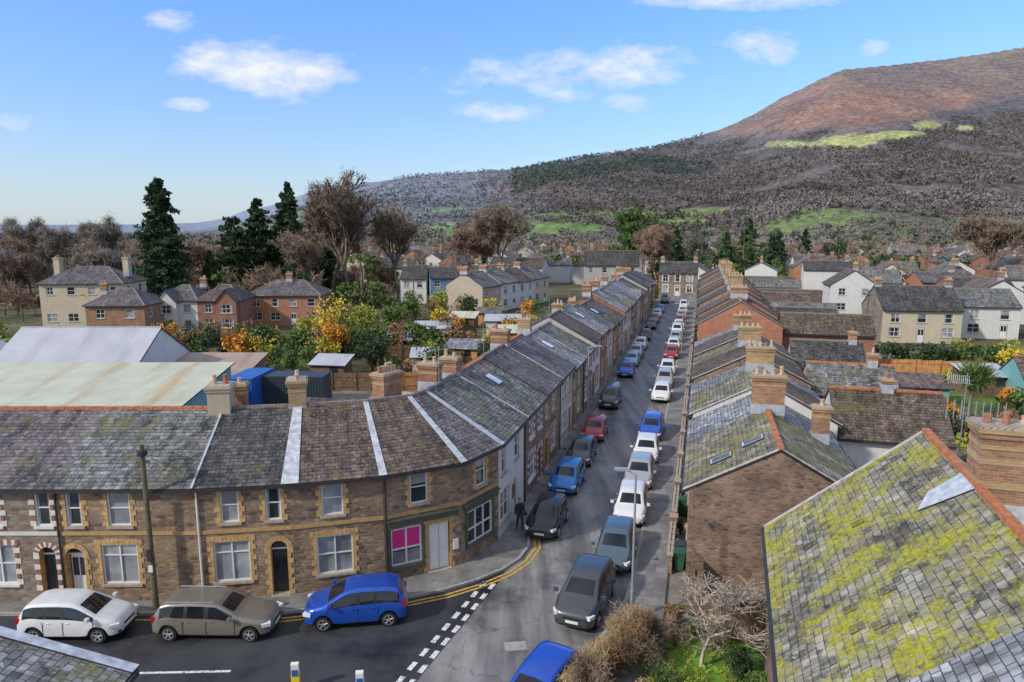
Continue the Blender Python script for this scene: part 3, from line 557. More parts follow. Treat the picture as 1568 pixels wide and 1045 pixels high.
rt(19.5,5.2,4.3,6.2,'stone_brown','slate_light')
rt(24.8,5.2,4.7,6.8,'stone_red','slate_brown',ch=[(.1,4.1,6.3,8.2,dict(w=.8,d=1.7,mat='brick_buff',pots=4))],verge=[5.0])
rt(30.1,5.2,4.4,6.4,'render_cream','slate_moss'); rt(35.4,5.2,4.6,6.6,'brick_red','slate_rust',ch=[(.1,4.1,6.1,7.9,dict(w=.8,d=1.6,pots=4))],verge=[5.0]); rt(40.7,5.2,4.2,6.0,'render_white','slate_light')
a=48.;k=0
while a<122:
    rt(a,5.4,5.8+.35*(k%2),8.3+.35*(k%2),'brick_orange' if k%3==0 else 'stone_red',['slate_brown','slate_rust','slate_moss','slate_dark','slate_grey'][k%5],d=8.6,endm='brick_orange',ch=[(.1,4.3,8.0,9.5+.3*(k%3),dict(w=.8,d=1.8,mat=R.choice(['brick_buff','brick_mixed']),pots=5))] if k%2==0 else [],ridge='ridge_red' if k==0 else 'ridge_grey',verge=[5.2] if k%2==0 else None); a+=5.5;k+=1
def wing(a0,b0,wn,dep,he,hr,wm,rm,ch=(),front=(),ridge='ridge_grey'):
    x,y=P(a0,b0); house('rear_wing_house',(x,y,0),AN,wn,dep,he,hr,wm,rm,front=front,right=[(dep*.3,dep*.3+1,he-1.5,he-.4,'w')],chims=ch,ridge=ridge)
wing(14.8,13.55,6.2,5.8,3.9,6.1,'render_white','slate_brown',front=[(1.2,2.1,.12,2.1,'dw'),(3.4,4.6,.9,2.1,'w')],ch=[(3.2,2.9,5.8,6.9,dict(w=.6,d=.6,mat='brick_red',pots=1,pot='pot_red'))],ridge='ridge_red')
wing(25.5,13.55,6.0,5,4.0,5.8,'render_grey','slate_grey',ridge='ridge_red',ch=[(4.6,2.5,5.4,6.7,dict(w=.6,d=.6,mat='brick_orange',pots=1))])
wing(36,13.55,6.0,5,4.0,5.9,'render_grey','slate_dark',ridge='ridge_grey',ch=[(5.2,2.5,5.4,6.9,dict(w=.6,d=.6,mat='brick_orange',pots=1))])
a=49;k=0
while a<118: wing(a,13.95,[9,7,8.5,6.5][k%4],4.6,5.2-.3*(k%2),6.9-.3*(k%3),['brick_red','render_white','render_grey'][k%3],['slate_brown','slate_dark','slate_grey','slate_rust'][k%4]); a+=8.6;k+=1
a=2.5
while a<120:
    mb=MB(); x,y=P(a,4.45); F=Fr((x,y,0),(UV_.x,UV_.y,0),(NV.x,NV.y,0)); m=R.choice(['stone_brown','brick_red','render_grey','stone_red'])
    mb.box('wall',F,0,3.7,0,.22,.0,.95,m); mb.box('coping',F,-.03,3.73,-.04,.26,.95,1.03,'sill_stone'); mb.box('pier',F,3.75,4.1,-.04,.3,0,1.25,m); mb.box('pier_cap',F,3.7,4.15,-.08,.34,1.25,1.33,'sill_stone')
    for q in range(6): mb.cyl('railing',fp(F,.3+q*.6,.11,1.02),fp(F,.3+q*.6,.11,1.4),.02,.02,4,'gutter')
    mb.finish('garden_wall'); a+=5.2
def h2x(mb,F):
    chimney(mb,F,4.7,6.1,7.3,10.95,w=1.0,d=3.0,mat='brick_mixed',pots=7)
    mb.box('chimney',F,4.18,5.22,4.58,7.62,9.95,10.12,'brick_buff'); mb.box('chimney',F,4.17,5.23,4.57,7.63,9.3,9.5,'brick_buff'); mb.box('chimney',F,4.16,5.24,4.56,7.64,8.2,8.9,'lead_flash')
    sl=3.9/4.6
    slab(mb,[(4.2,3.75,5.53+3.75*sl),(4.9,3.35,5.53+3.35*sl),(5.45,4.6,5.53+4.6*sl),(4.2,4.6,5.53+4.6*sl)],'lead_flash',th=.03,part='flashing')
    for i in range(9): mb.box('aerial',F,5.6,5.62,3.6+i*.16,3.62+i*.16,11.2,11.7,'steel_grey')
    for s in (.9,2.7,3.4,7.2,8.5,9.4):
        for t in (.8,1.9,3.0): 
            if R.random()<.7: x=s+R.uniform(-.4,.4); y=t+R.uniform(-.3,.5); z=5.48+y*sl; slab(mb,[(x,y,z+.03),(x+.3,y+.02,z+.035),(x+.3,y+.32,z+.32*sl+.0),(x,y+.3,z+.3*sl+.0)],'slate_moss',th=.02,part='slipped_slates')
E1=Vector((9.2,23.5)); ex18=Vector((-.309,-.951)); n18=Vector((.951,-.309))
o=E1+n18*.25; house('stone_house',(o.x,o.y,0),math.radians(-108),11.1,9.2,5.4,9.3,'stone_red','slate_mossy_old',front=[(1.2,2.2,3.4,4.8,'w')],endm='stone_red',ridge='ridge_red',ov=.25,extra=h2x,verge=[-.1])
o2=o+ex18*11.12; house('terraced_house',(o2.x,o2.y,0),math.radians(-108),8,9.2,5.4,9.3,'stone_red','slate_light',ridge='ridge_grey',ov=.25)
house('slate_roofed_house',(-9.6,4.3,0),math.radians(90),11.0,9.4,5.3,6.75,'stone_grey','slate_grey',ridge='lead',ov=.3,extra=lambda mb,F:slab(mb,[(10.85,-.33,5.3),(11.15,-.33,5.3),(11.15,4.7,6.88),(10.85,4.7,6.88)],'lead_flash',th=.12,part='flashing'))
x,y=P(140,-4.5); house('white_quoined_house',(x,y,0),AN,9,8,5.6,8.0,'stone_grey','slate_dark',front=[(1,2.2,.9,2.6,'w'),(3.9,4.9,.12,2.4,'dw'),(6.6,7.8,.9,2.6,'w'),(1,2.2,3.5,5.1,'w'),(3.9,4.9,3.5,5.1,'w'),(6.6,7.8,3.5,5.1,'w')],style='white',chims=[(.6,4,7.5,9.0),(8.4,4,7.5,9.0)])
# ------------------------------------------------------------------ midground houses
def wins(w,he,n=3,door=True,k='w'):
    o=[]
    for i in range(n):
        c=w*(i+.5)/n; o.append((c-.6,c+.6,he-1.9,he-.6,k))
        if door and i==n//2: o.append((c-.5,c+.5,.1,2.2,'dw'))
        else: o.append((c-.8,c+.8,.9,2.2,k))
    return o
rd=math.radians
house('white_house',(-77,111,0),rd(6),13,9,7.2,9.6,'render_cream','slate_purple',front=wins(13,7.2,4),right=wins(9,7.2,2,False),hip=4,chims=[(1,4.5,8,11.2,dict(w=.9,d=1.2,mat='render_cream')),(12,4.5,8,11.2,dict(w=.9,d=1.2,mat='render_cream'))])
house('brick_house',(-61,97,0),rd(3),8.2,7.5,5.2,7.2,'brick_mixed','slate_purple',front=wins(8.2,5.2,2),right=wins(7.5,5.2,2,False),hip=3,chims=[(1,3.7,6.2,8.0)])
def bay(x,wm,rm,w=3,he=5.0,hr=6.8,dep=1.2):
    def f(mb,F):
        FF=Fr((x,-dep,0),(1,0,0)); wall(mb,FF,w,he,[(.5,w-.5,.9,2.3,'w'),(.6,w-.6,3.2,4.5,'w')],wm); mb.poly('walls',[(x,-dep,he),(x+w,-dep,he),(x+w/2,-dep,hr)],wm)
        for xx in (x,x+w): mb.poly('walls',[(xx,-dep,0),(xx,0,0),(xx,0,he),(xx,-dep,he)],wm)
        slab(mb,[(x-.25,-dep-.2,he-.2),(x+w/2,-dep-.2,hr+.07),(x+w/2,2.2,hr+.07),(x-.25,2.2,he-.2)],rm); slab(mb,[(x+w/2,-dep-.2,hr+.07),(x+w+.25,-dep-.2,he-.2),(x+w+.25,2.2,he-.2),(x+w/2,2.2,hr+.07)],rm)
    return f
house('semi_detached_house',(-54.8,104.5,0),rd(4),6.2,8,5.1,7.1,'render_white','slate_purple',front=wins(6.2,5.1,2),hip=2.5,chims=[(5.9,4,6.6,8.2,dict(w=.9,mat='brick_red'))],extra=bay(.5,'render_white','slate_purple'))
house('semi_detached_house',(-48.6,104.9,0),rd(4),6.4,8,5.1,7.1,'brick_red','slate_rust',front=wins(6.4,5.1,2),hip=2.5,extra=bay(3.2,'brick_red','slate_rust'))
house('brick_house',(-44,113,0),rd(2),12,8.5,5.1,7.2,'brick_orange','slate_purple',front=wins(12,5.1,4),right=wins(8.5,5.1,2,False),hip=3.5,chims=[(6,4,6.8,8.4,dict(w=1,mat='brick_red'))])
house('blue_house',(-17.5,146,0),rd(10),6,9,5.6,7.6,'render_blue','slate_dark',front=wins(6,5.6,2),endm='render_white'); house('white_house',(-24,147,0),0,5.5,8,5.4,8,'render_white','slate_dark',front=wins(5.5,5.4,2),chims=[(.5,4,7.4,9)])
for k in range(4):
    x=-5.5+k*3.4; y=127+k*6.2; house('terraced_house',(x,y,0),rd(61),7.0,8.2,5.3+.2*(k%2),7.7+.2*(k%2),['render_beige','render_white','render_white','render_cream'][min(k,3)],['tile_far','slate_grey','slate_rust'][k%3],front=wins(7,5.3,2),chims=[(.2,4.1,7.3,8.8,dict(w=.8,d=1.6,mat='brick_red'))],vov=0)
house('large_house',(18.5,176,0),rd(-6),14,11,6.8,10.3,'render_grey','slate_dark',front=wins(14,6.8,4),chims=[(2,5.5,9,11.5)]); house('brick_house',(-10,158,0),rd(-10),9,8,5.2,7.6,'brick_red','slate_rust',front=wins(9,5.2,3),chims=[(1,4,7,8.8)])
def shed(name,x0,y0,w,d,z0,z1,rm,wm,rot=0):
    mb=MB(); F=F0; mb.box('walls',F,0,w,.0,d,0,z0-.1,wm); mb.poly('walls',[(0,d,z0-.1),(0,0,z0-.1),(0,d,z1-.1)],wm); mb.poly('walls',[(w,0,z0-.1),(w,d,z0-.1),(w,d,z1-.1)],wm); mb.poly('walls',[(w,d-.001,z0-.1),(0,d-.001,z0-.1),(0,d-.001,z1-.1),(w,d-.001,z1-.1)],wm)
    slab(mb,[(-.3,-.3,z0),(w+.3,-.3,z0),(w+.3,d+.2,z1),(-.3,d+.2,z1)],rm,th=.1); mb.box('door',F,w*.3,w*.3+.9,-.04,-.001,.05,2.0,'timber'); mb.box('window',F,w*.6,w*.6+.8,-.03,-.001,1.1,1.8,'glass_dark'); return mb.finish(name,loc=(x0,y0,0),rot=rot)
shed('workshop',-42.5,46.5,19,9.5,3.7,4.9,'corrugated_green','render_teal',rd(1))
house('warehouse',(-46,58,0),0,13,11,3.6,6.8,'render_white','corrugated_grey',ridge='corrugated_grey',ov=.3)
house('warehouse',(-50,60,0),rd(90),9,14,3.6,6.7,'render_teal','corrugated_grey',ridge='corrugated_grey',ov=.4)
shed('garage',-33,62,8,6,2.6,3.6,'corrugated_rust','brick_red')
def container(name,x,y,w,d,h,mat,rot):
    mb=MB(); mb.box('body',F0,0,w,0,d,.1,h,mat); n=int(w/.25)
    for i in range(n): mb.box('ribs',F0,i*.25+.03,i*.25+.15,-.04,0,.2,h-.12,mat)
    mb.box('frame',F0,-.03,w+.03,-.06,-.041,h-.12,h+.02,mat); mb.box('frame',F0,-.03,w+.03,-.06,-.041,.08,.2,mat); mb.finish(name,loc=(x,y,0),rot=rd(rot))
container('blue_container',-25.4,59,2.4,5,2.9,'container_blue',-4); container('shipping_container',-23,61,5.8,2.4,2.7,'container_dark',-3)
def fence(p,mat,h=1.8):
    mb=MB()
    for i in range(len(p)-1):
        a=Vector((p[i][0],p[i][1],0));b=Vector((p[i+1][0],p[i+1][1],0)); F=Fr(a,b-a); L_=(b-a).length; n=int(L_/.6)
        for k in range(n):
            hh=h+R.uniform(-.04,.04); mb.box('panels',F,L_*k/n,L_*(k+.94)/n,0,.03,.03,hh,mat)
        mb.box('rails',F,0,L_,-.05,-.002,.4,.5,mat); mb.box('rails',F,0,L_,-.05,-.002,h-.4,h-.3,mat)
        for k in range(int(L_/2.4)+1): mb.box('posts',F,min(k*2.4,L_-.1),min(k*2.4,L_-.1)+.1,-.12,-.051,0,h+.1,mat)
    mb.finish('wooden_fence')
fence([(-13.5,66),(-5,69),(2,72)],'timber_orange'); fence([(-30,67),(-14,66.5)],'timber'); fence([(-12,58),(-4,61),(0,67)],'timber_orange'); fence([(-13.5,66),(-16,82)],'timber'); fence([(-5,69),(-7,88)],'timber'); fence([(-7,88),(4,91)],'timber_orange'); fence([(-16,82),(-7,84)],'timber')
fence([(38,72),(50,69.5)],'timber_orange',2.3); fence([(30,75),(38,72),(36,60)],'timber'); fence([(50,69.5),(56,85)],'timber'); fence([P(-2.2,5.8),P(-2.2,9.2)],'timber',1.9); fence([P(-2.2,5.8),P(1.5,5.6)],'timber',1.7); fence([(24,52),(34,49),(46,46)],'timber',1.6)
for x,y,w,d,m,wm in ((-21,70,3.5,2.5,'corrugated_grey','timber'),(-11,74,3,2.4,'corrugated_grey','render_white'),(-8,80,4,3,'slate_light','timber_orange'),(-16,86,3,2.5,'corrugated_grey','render_white'),(-2,78,3,2.5,'slate_dark','timber'),(-26,84,3,2,'slate_grey','timber'),(-2,92,4,3,'corrugated_green','render_grey'),(-36,84,3,3,'corrugated_rust','timber'),(-14,96,5,3,'corrugated_grey','render_white'),(-17,49,6,4,'slate_rust','brick_mixed'),(-10,52,4,3,'corrugated_rust','timber_orange'),(-9,45,3.5,3,'corrugated_grey','render_white'),(-4,104,5,3,'corrugated_grey','render_white'),(-10,108,4,3,'corrugated_green','timber'),(2,98,4,3,'slate_rust','render_white'),(-6,114,4,3,'slate_grey','timber_orange'),(35,60,4,3,'tile_far_brown','render_teal'),(30,66,3,3,'slate_grey','render_white'),(44,64,4,3,'corrugated_grey','timber'),(33,88,5,3,'tile_far_brown','render_white'),(42,94,4,3,'slate_dark','brick_orange')):
    shed('garden_shed',x,y,w,d,2.0,2.7,m,wm,rd(R.uniform(-15,15)))
house('garage',(46.5,60.5,0),rd(-14),6,5,2.5,4.2,'render_teal','tile_far_brown',front=[(1,2.2,.9,2,'w')],ridge='ridge_red')
house('stone_cottage',(52.5,96,0),rd(-8),10.5,8,4.8,7.8,'render_cream','slate_dark',front=wins(10.5,4.8,3),endm='stone_grey',chims=[(.5,4,7.2,8.8),(10,4,7.2,8.8)])
house('white_house',(66,100,0),rd(-12),8,8,4.8,7.0,'render_white','slate_grey',front=wins(8,4.8,2)); house('white_house',(75.5,93,0),rd(-12),9,8,4.2,6.4,'render_white','slate_rust',front=wins(9,4.2,2),chims=[(4,4,6,7.6)])
house('white_house',(62,136,0),rd(-105),8,8,5.6,8.3,'render_white','slate_rust',front=wins(8,5.6,2),right=wins(8,5.6,2)); house('white_house',(70,140,0),rd(-15),9,8,5.2,7.5,'render_white','slate_grey',front=wins(9,5.2,3),chims=[(1,4,7,8.8)])
for k in range(8):
    x,y=P(70+k*6.3,72); house('terraced_house',(x,y,0),AU,6.2,8.5,5.4,8.0,['brick_red','render_white','render_cream'][k%3],['tile_far_brown','slate_rust','tile_far'][k%3],front=wins(6.2,5.4,2),chims=[(.3,4.2,7.5,9.0,dict(w=.8,d=1.8))],vov=0)
boxes=[]
def okp(x,y):
    a=(x-OO.x)*UV_.x+(y-OO.y)*UV_.y; b=(x-OO.x)*NV.x+(y-OO.y)*NV.y
    if -26<b<28 and a<155: return False
    if y<128 and x<12: return False
    if y<150 and 45<x<86: return False
    if 62<b<90 and 60<a<128: return False
    if -10<x<36 and 118<y<190: return False
    if -30<x<-2 and 138<y<170: return False
    for q in boxes:
        if (q[0]-x)**2+(q[1]-y)**2<13.5**2: return False
    boxes.append((x,y)); return True
cnt=0;tr=0
while cnt<155 and tr<6000:
    tr+=1; y=R.uniform(100,410); q=R.uniform(-.35,.82); x=q*y
    if q<-.1 and y<190: continue
    if not okp(x,y): continue
    an=AN+R.choice([0,90,180,-90])*math.pi/180+R.uniform(-.12,.12); w=R.uniform(7.5,13)
    wm=R.choice(['render_white','render_white','render_white','render_cream','brick_red','render_grey','brick_mixed','brick_orange'])
    house({'render_white':'white_house','render_cream':'cream_house'}.get(wm,'town_house' if 'brick' not in wm else 'brick_house'),(x,y,0),an,w,8,R.uniform(4.6,5.6),R.uniform(7,8.2),wm,R.choice(['tile_far','tile_far_brown','slate_grey','slate_dark','slate_rust']),front=wins(w,4.8,2 if w<9 else 3),right=[(3,4.2,3.1,4.3,'w')],hip=2.8 if R.random()<.25 else 0,chims=[(w*.1,4,7,8.8,dict(pots=3))]); cnt+=1
# ------------------------------------------------------------------ vegetation
def cloudq(cen,rad,K,ln,wd,seed,shell=.35,updir=0,zmin=.1):
    rs_=np.random.RandomState(seed); N=len(cen); cen=np.repeat(np.asarray(cen,float),K,0); rad=np.repeat(np.asarray(rad,float),K,0); n=N*K
    d=rs_.normal(size=(n,3)); d/=np.linalg.norm(d,axis=1)[:,None]; rr=shell+(1-shell)*rs_.rand(n)**.6
    p=cen+d*rad*rr[:,None]; p[:,2]=np.maximum(p[:,2],zmin)
    u=rs_.normal(size=(n,3))+d*updir; u[:,2]+=updir*.5; u/=np.linalg.norm(u,axis=1)[:,None]; v=np.cross(u,rs_.normal(size=(n,3))); v/=np.linalg.norm(v,axis=1)[:,None]
    s=(.6+.8*rs_.rand(n))[:,None]; u=u*s*ln/2; v=v*s*wd/2
    V=np.stack([p-u-v*.6,p+u*.1-v,p+u,p+u*.1+v],1).reshape(-1,3); return V,np.arange(n*4).reshape(-1,4)
def branches(h,seed,lv=5,spread=.55,up=.25,base=.25,nb=3):
    rr=random.Random(seed); segs=[]; tips=[]
    def rec(p,d,l,r,k):
        q=p; n=2
        for j in range(n):
            d2=(d+Vector((rr.gauss(0,.12),rr.gauss(0,.12),rr.gauss(0,.06)))).normalized(); e=q+d2*l/n; segs.append((q,e,r*(1-.3*j/n),r*(1-.3*(j+1)/n))); q=e; d=d2
            if k>0 and j==0 and k<lv and rr.random()<.7:
                t=Vector((rr.gauss(0,1),rr.gauss(0,1),rr.gauss(0,.5))); rec(q,(d+t.normalized()*spread*1.3+Vector((0,0,up*.5))).normalized(),l*.6,r*.5,k-1)
        if k==0: tips.append(q); return
        for i in range(nb if k<lv else nb+1):
            t=Vector((rr.gauss(0,1),rr.gauss(0,1),rr.gauss(0,.4))).normalized(); nd=(d+t*spread+Vector((0,0,up*.4))).normalized()
            rec(q,nd,l*rr.uniform(.62,.82),r*.62,k-1)
    rec(Vector((0,0,0)),Vector((0,0,1)),h*base,h*.024,lv)
    return segs,tips
def segmesh(segs,loc=None,n=4):
    V=[];Fq=[]
    for p,q,a,b in segs:
        d=(q-p)
        if d.length<1e-5: continue
        d.normalize(); x=d.orthogonal().normalized(); y=d.cross(x); k=len(V)
        for c,r in ((p,a),(q,b)):
            for i in range(n): t=2*math.pi*i/n; w=c+(x*math.cos(t)+y*math.sin(t))*r; V.append((w.x,w.y,w.z))
        for i in range(n): Fq.append((k+i,k+(i+1)%n,k+n+(i+1)%n,k+n+i))
    return np.array(V),np.array(Fq)
def tree_root(name,loc):
    e=bpy.data.objects.new(name,None); col.objects.link(e); e.location=loc; e.empty_display_size=.5; return e
def bare_tree(name,x,y,h,width,seed,mat='twig',bark='bark',lv=5,K=10,tl=1.2,tw=.05,spread=.6,rmin=.012,n=4):
    segs,tips=branches(h,seed,lv,spread)
    mz=max(t.z for t in tips); mx=sorted(math.hypot(t.x,t.y) for t in tips)[int(len(tips)*.93)]
    S=Vector((width/2/mx,width/2/mx,h*.96/mz)); f=lambda v:Vector((v.x*S.x,v.y*S.y,v.z*S.z))
    segs=[(f(a),f(b),max(c,rmin),max(d,rmin)) for a,b,c,d in segs]; tips=[f(t) for t in tips]
    r=tree_root(name,(x,y,0)); V,Fq=segmesh(segs,None,n); npmesh('trunk_and_limbs',V,Fq,[bark],parent=r)
    V,Fq=cloudq([tuple(t) for t in tips],[(tl*.8,tl*.8,tl*.8)]*len(tips),K,tl,tw,seed,.1,.6,.5); npmesh('twigs',V,Fq,[mat],parent=r); return r
def shrub(name,x,y,r,h,mat,seed=None,leaf=.22,K=420,n=8,z=0,wr=.7):
    rr=random.Random(seed or int(x*31+y*17)); cen=[];rad=[]
    for i in range(n):
        a=rr.uniform(0,6.28); q=rr.uniform(0,.65)*r; s=rr.uniform(.3,.6); cen.append((math.cos(a)*q,math.sin(a)*q,h*rr.uniform(.25,.8))); rad.append((r*s,r*s,h*s*.5))
    root=tree_root(name,(x,y,z)); V,Fq=cloudq(cen,rad,max(20,K//n),leaf,leaf*wr,rr.randint(0,9999),.4 if wr>.3 else .05,0 if wr>.3 else .8,.05); npmesh('foliage',V,Fq,[mat],parent=root)
    sg=[(Vector((0,0,0)),Vector(c)*.9,.05*r**.5+.02 if wr>.3 else .02,.02 if wr>.3 else .008) for c in cen]; V,Fq=segmesh(sg); npmesh('stems',V,Fq,['bark'],parent=root); return root
def conifer(name,x,y,h,w,seed,mat='leaf_conifer',leaf=.7,dens=1.0,base=.06,shape=1.0,K=26):
    rr=random.Random(seed); cen=[];rad=[];segs=[(Vector((0,0,0)),Vector((0,0,h*.6)),h*.022,h*.012),(Vector((0,0,h*.6)),Vector((0,0,h*.98)),h*.012,.04)]
    z=h*base
    while z<h*.985:
        t=(z/h); R0=w/2*((1-t)**(.75*shape))*(min(1,.55+t*2.5)); n=max(3,int(8*dens*(.4+R0/(w/2))))
        for i in range(n):
            a=rr.uniform(0,6.28); rl=R0*rr.uniform(.5,1.25)
            for q in (.5,.9):
                cen.append((math.cos(a)*rl*q,math.sin(a)*rl*q,z-rl*.15*q+rr.uniform(-.2,.2))); rad.append((max(.35,rl*.32),max(.35,rl*.32),max(.3,h*.017)))
            segs.append((Vector((0,0,z)),Vector((math.cos(a)*rl*.95,math.sin(a)*rl*.95,z-rl*.14)),.06,.02))
        z+=h*.028/dens**.5
    r=tree_root(name,(x,y,0)); V,Fq=cloudq(cen,rad,K,leaf,leaf*.5,seed,.2,.2,.2); npmesh('foliage',V,Fq,[mat],parent=r); V,Fq=segmesh(segs); npmesh('trunk',V,Fq,['bark'],parent=r)
conifer('giant_redwood_tree',-66,130,25.8,12,1,leaf=.8,dens=1.2,base=.04,shape=.8)
conifer('conifer_tree',-58,158,23,13,2,dens=.8,shape=.8,leaf=.9); conifer('conifer_tree',-52,162,27,13,3,dens=.75,shape=.9,leaf=.9); conifer('conifer_tree',-46,165,25,11,4,dens=.6,shape=.8,leaf=.9); conifer('conifer_tree',-49,155,19,10,41,dens=.7,leaf=.9); conifer('conifer_tree',-55,168,25,12,42,dens=.7,shape=.8,leaf=.9)
conifer('cedar_tree',-61,152,19,15,5,mat='leaf_dark',dens=.6,shape=.6,leaf=.9); conifer('conifer_tree',-58.5,133,11.5,8,6,mat='leaf_dark')
bare_tree('bare_tree',-35.5,150,30,22,12,lv=6,K=2,tl=1.5,tw=.09,rmin=.085,mat='twig',n=3); bare_tree('bare_tree',-27,160,22,14,13,lv=5,K=6,tl=1.6,tw=.1,rmin=.08,n=3)
bare_tree('bare_tree',-42,158,26,16,55,lv=5,K=5,tl=1.6,tw=.09,rmin=.085,mat='twig_grey',n=3)
bare_tree('bare_tree',-44,140,16,12,14,lv=5,K=6,tl=1.6,tw=.08,rmin=.07,n=3); bare_tree('bare_tree',-3,192,23,14,15,lv=5,K=9,tl=2,tw=.11,rmin=.1,mat='twig',n=3); bare_tree('bare_tree',121,172,20,16,16,lv=6,K=2,tl=1.5,tw=.09,rmin=.085,spread=.5,n=3)
bare_tree('bare_tree',38,180,17,12,17,lv=5,K=9,tl=1.8,tw=.1,rmin=.09,mat='twig_red',n=3); bare_tree('bare_tree',-13,200,17,14,18,lv=5,K=9,tl=1.8,tw=.1,rmin=.09,mat='twig_red',n=3)
for i,(x,y,h) in enumerate(((-90,150,13),(-78,160,14),(-104,140,13),(-96,132,12),(-112,150,15),(-84,140,12),(-120,158,16),(-74,146,12))): bare_tree('bare_tree',x,y,h,h*.85,21+i,lv=5,K=7,tl=1.5,tw=.09,rmin=.06,mat=['twig','twig_red','twig_grey'][i%3],n=3)
for i in range(15): bare_tree('poplar_tree',-134+i*2.9+R.uniform(-.8,.8),162+R.uniform(-6,6),R.uniform(15.5,19.5),3.2,30+i,lv=4,K=14,tl=1.9,tw=.09,spread=.35,rmin=.07,mat='twig_grey',n=3)
def domed(name,x,y,h,w,mat,seed,leaf=.6,K=70,crown=.5,n=40):
    rr=random.Random(seed); cen=[];rad=[];segs=[(Vector((0,0,0)),Vector((.2,.1,h*.6)),h*.025,h*.018),(Vector((.2,.1,h*.6)),Vector((0,0,h*.9)),h*.018,.05)]
    for i in range(n):
        a=rr.uniform(0,6.28); q=rr.random()**.5; zz=h*(1-crown)+h*crown*rr.uniform(.0,1)*(1-.75*q*q); s=rr.uniform(.09,.18); c=(math.cos(a)*q*w*.43,math.sin(a)*q*w*.43,zz*.94); cen.append(c); rad.append((w*s,w*s,h*.055)); segs.append((Vector((0,0,h*(1-crown)*.8+rr.uniform(0,.2)*h)),Vector(c),.12,.04))
    r=tree_root(name,(x,y,0)); V,Fq=cloudq(cen,rad,K,leaf,leaf*.6,seed,.4,.1,.2); npmesh('foliage',V,Fq,[mat],parent=r); V,Fq=segmesh(segs); npmesh('trunk',V,Fq,['bark'],parent=r)
domed('pine_tree',34,190,26,15.5,'leaf_pine',3,leaf=.8,K=90,crown=.62,n=60); domed('evergreen_tree',-27,122,12.5,10,'leaf_green',4,crown=.85,n=36); domed('evergreen_tree',-41,128,11,8,'leaf_dark',5,crown=.85); domed('evergreen_tree',-50,118,9.5,6,'leaf_green',8,crown=.85)
for i,(x,y,h,w) in enumerate([(56,235,17,11),(64,240,20,12),(74,238,18,12),(84,245,20,13),(95,250,18,11),(46,200,14,9),(104,245,16,8),(120,255,19,11),(129,250,19,10),(70,225,15,9),(12,210,12,8),(-50,190,16,10),(86,228,14,9),(62,225,16,11),(78,232,17,12),(92,238,15,10),(50,228,15,10)]):
    (domed if i%3 else conifer)('evergreen_tree',x,y,h,w,*(['leaf_dark' if i%2 else 'leaf_pine',40+i] if i%3 else [40+i]),**(dict(crown=.8,K=60,n=30) if i%3 else dict(dens=.7)))
def belt(name,pts,hs,ws,mat,K,ln,wd,seed,br=4,nc=3):
    cen=[];rad=[];tv=[]
    zs_=terr(np.array([p[0] for p in pts]),np.array([p[1] for p in pts]))[0]
    for (x,y),h,w,zt in zip(pts,hs,ws,zs_):
        z=float(zt) if math.hypot(x,y)>440 else 0
        for k in range(nc):
            a=R.uniform(0,6.28); cen.append((x+math.cos(a)*w*.22,y+math.sin(a)*w*.22,z+h*R.uniform(.45,.75))); rad.append((w*R.uniform(.25,.42),w*R.uniform(.25,.42),h*R.uniform(.22,.34)))
        tv.append((Vector((x,y,z)),Vector((x+R.uniform(-.5,.5),y,z+h*.75)),h*.02,h*.008))
        for k in range(br):
            a=R.uniform(0,6.28); tv.append((Vector((x,y,z+h*R.uniform(.25,.5))),Vector((x+math.cos(a)*w*.35,y+math.sin(a)*w*.35,z+h*R.uniform(.6,.95))),h*.01,h*.004))
    V,Fq=cloudq(cen,rad,K,ln,wd,seed,.05,.7,-50)
    V2,F2=segmesh(tv,None,3); return npmesh(name,np.r_[V,V2],np.r_[Fq,np.c_[F2]+len(V)],[mat,'bark'],mi=np.r_[np.zeros(len(Fq)),np.ones(len(F2))])
def scatter(n,y0,y1,q0,q1,test=None):
    o=[]
    while len(o)<n:
        y=R.uniform(y0,y1);q=R.uniform(q0,q1);x=q*y
        if test and not test(x,y): continue
        o.append((x,y))
    return o
def notst(x,y):
    b=(x-OO.x)*NV.x+(y-OO.y)*NV.y; a=(x-OO.x)*UV_.x+(y-OO.y)*UV_.y
    return not(-12<b<24 and a<150) and not any((q[0]-x)**2+(q[1]-y)**2<49 for q in boxes) and not (-8<x<32 and y<175)
for nm,n,y0,y1,q0,q1,h0,h1,mat,K in (('woodland_belt',190,180,340,-.85,-.2,6,13,'twig',95),('woodland_belt',140,230,430,-.3,.85,6,13,'twig_red',72),('woodland_belt',120,200,440,-.85,.85,6,13,'twig_grey',68),('woodland_belt',90,190,440,-.85,.85,5,12,'leaf_dark',80),('woodland_belt',60,150,400,-.5,.85,4,9,'leaf_brown',75),('woodland_belt',40,150,300,-.85,.8,4,8,'leaf_green',100),('orchard_trees',70,115,200,-.85,-.15,4,9,'twig_red',95)):
    pts=scatter(n,y0,y1,q0,q1,notst); hs=[R.uniform(h0,h1) for _ in pts]; ws=[h*R.uniform(.6,1.0) for h in hs]; lf='leaf' in mat
    belt(nm,pts,hs,ws,mat,K,1.0 if lf else 1.8,.75 if lf else .15,R.randint(0,999))
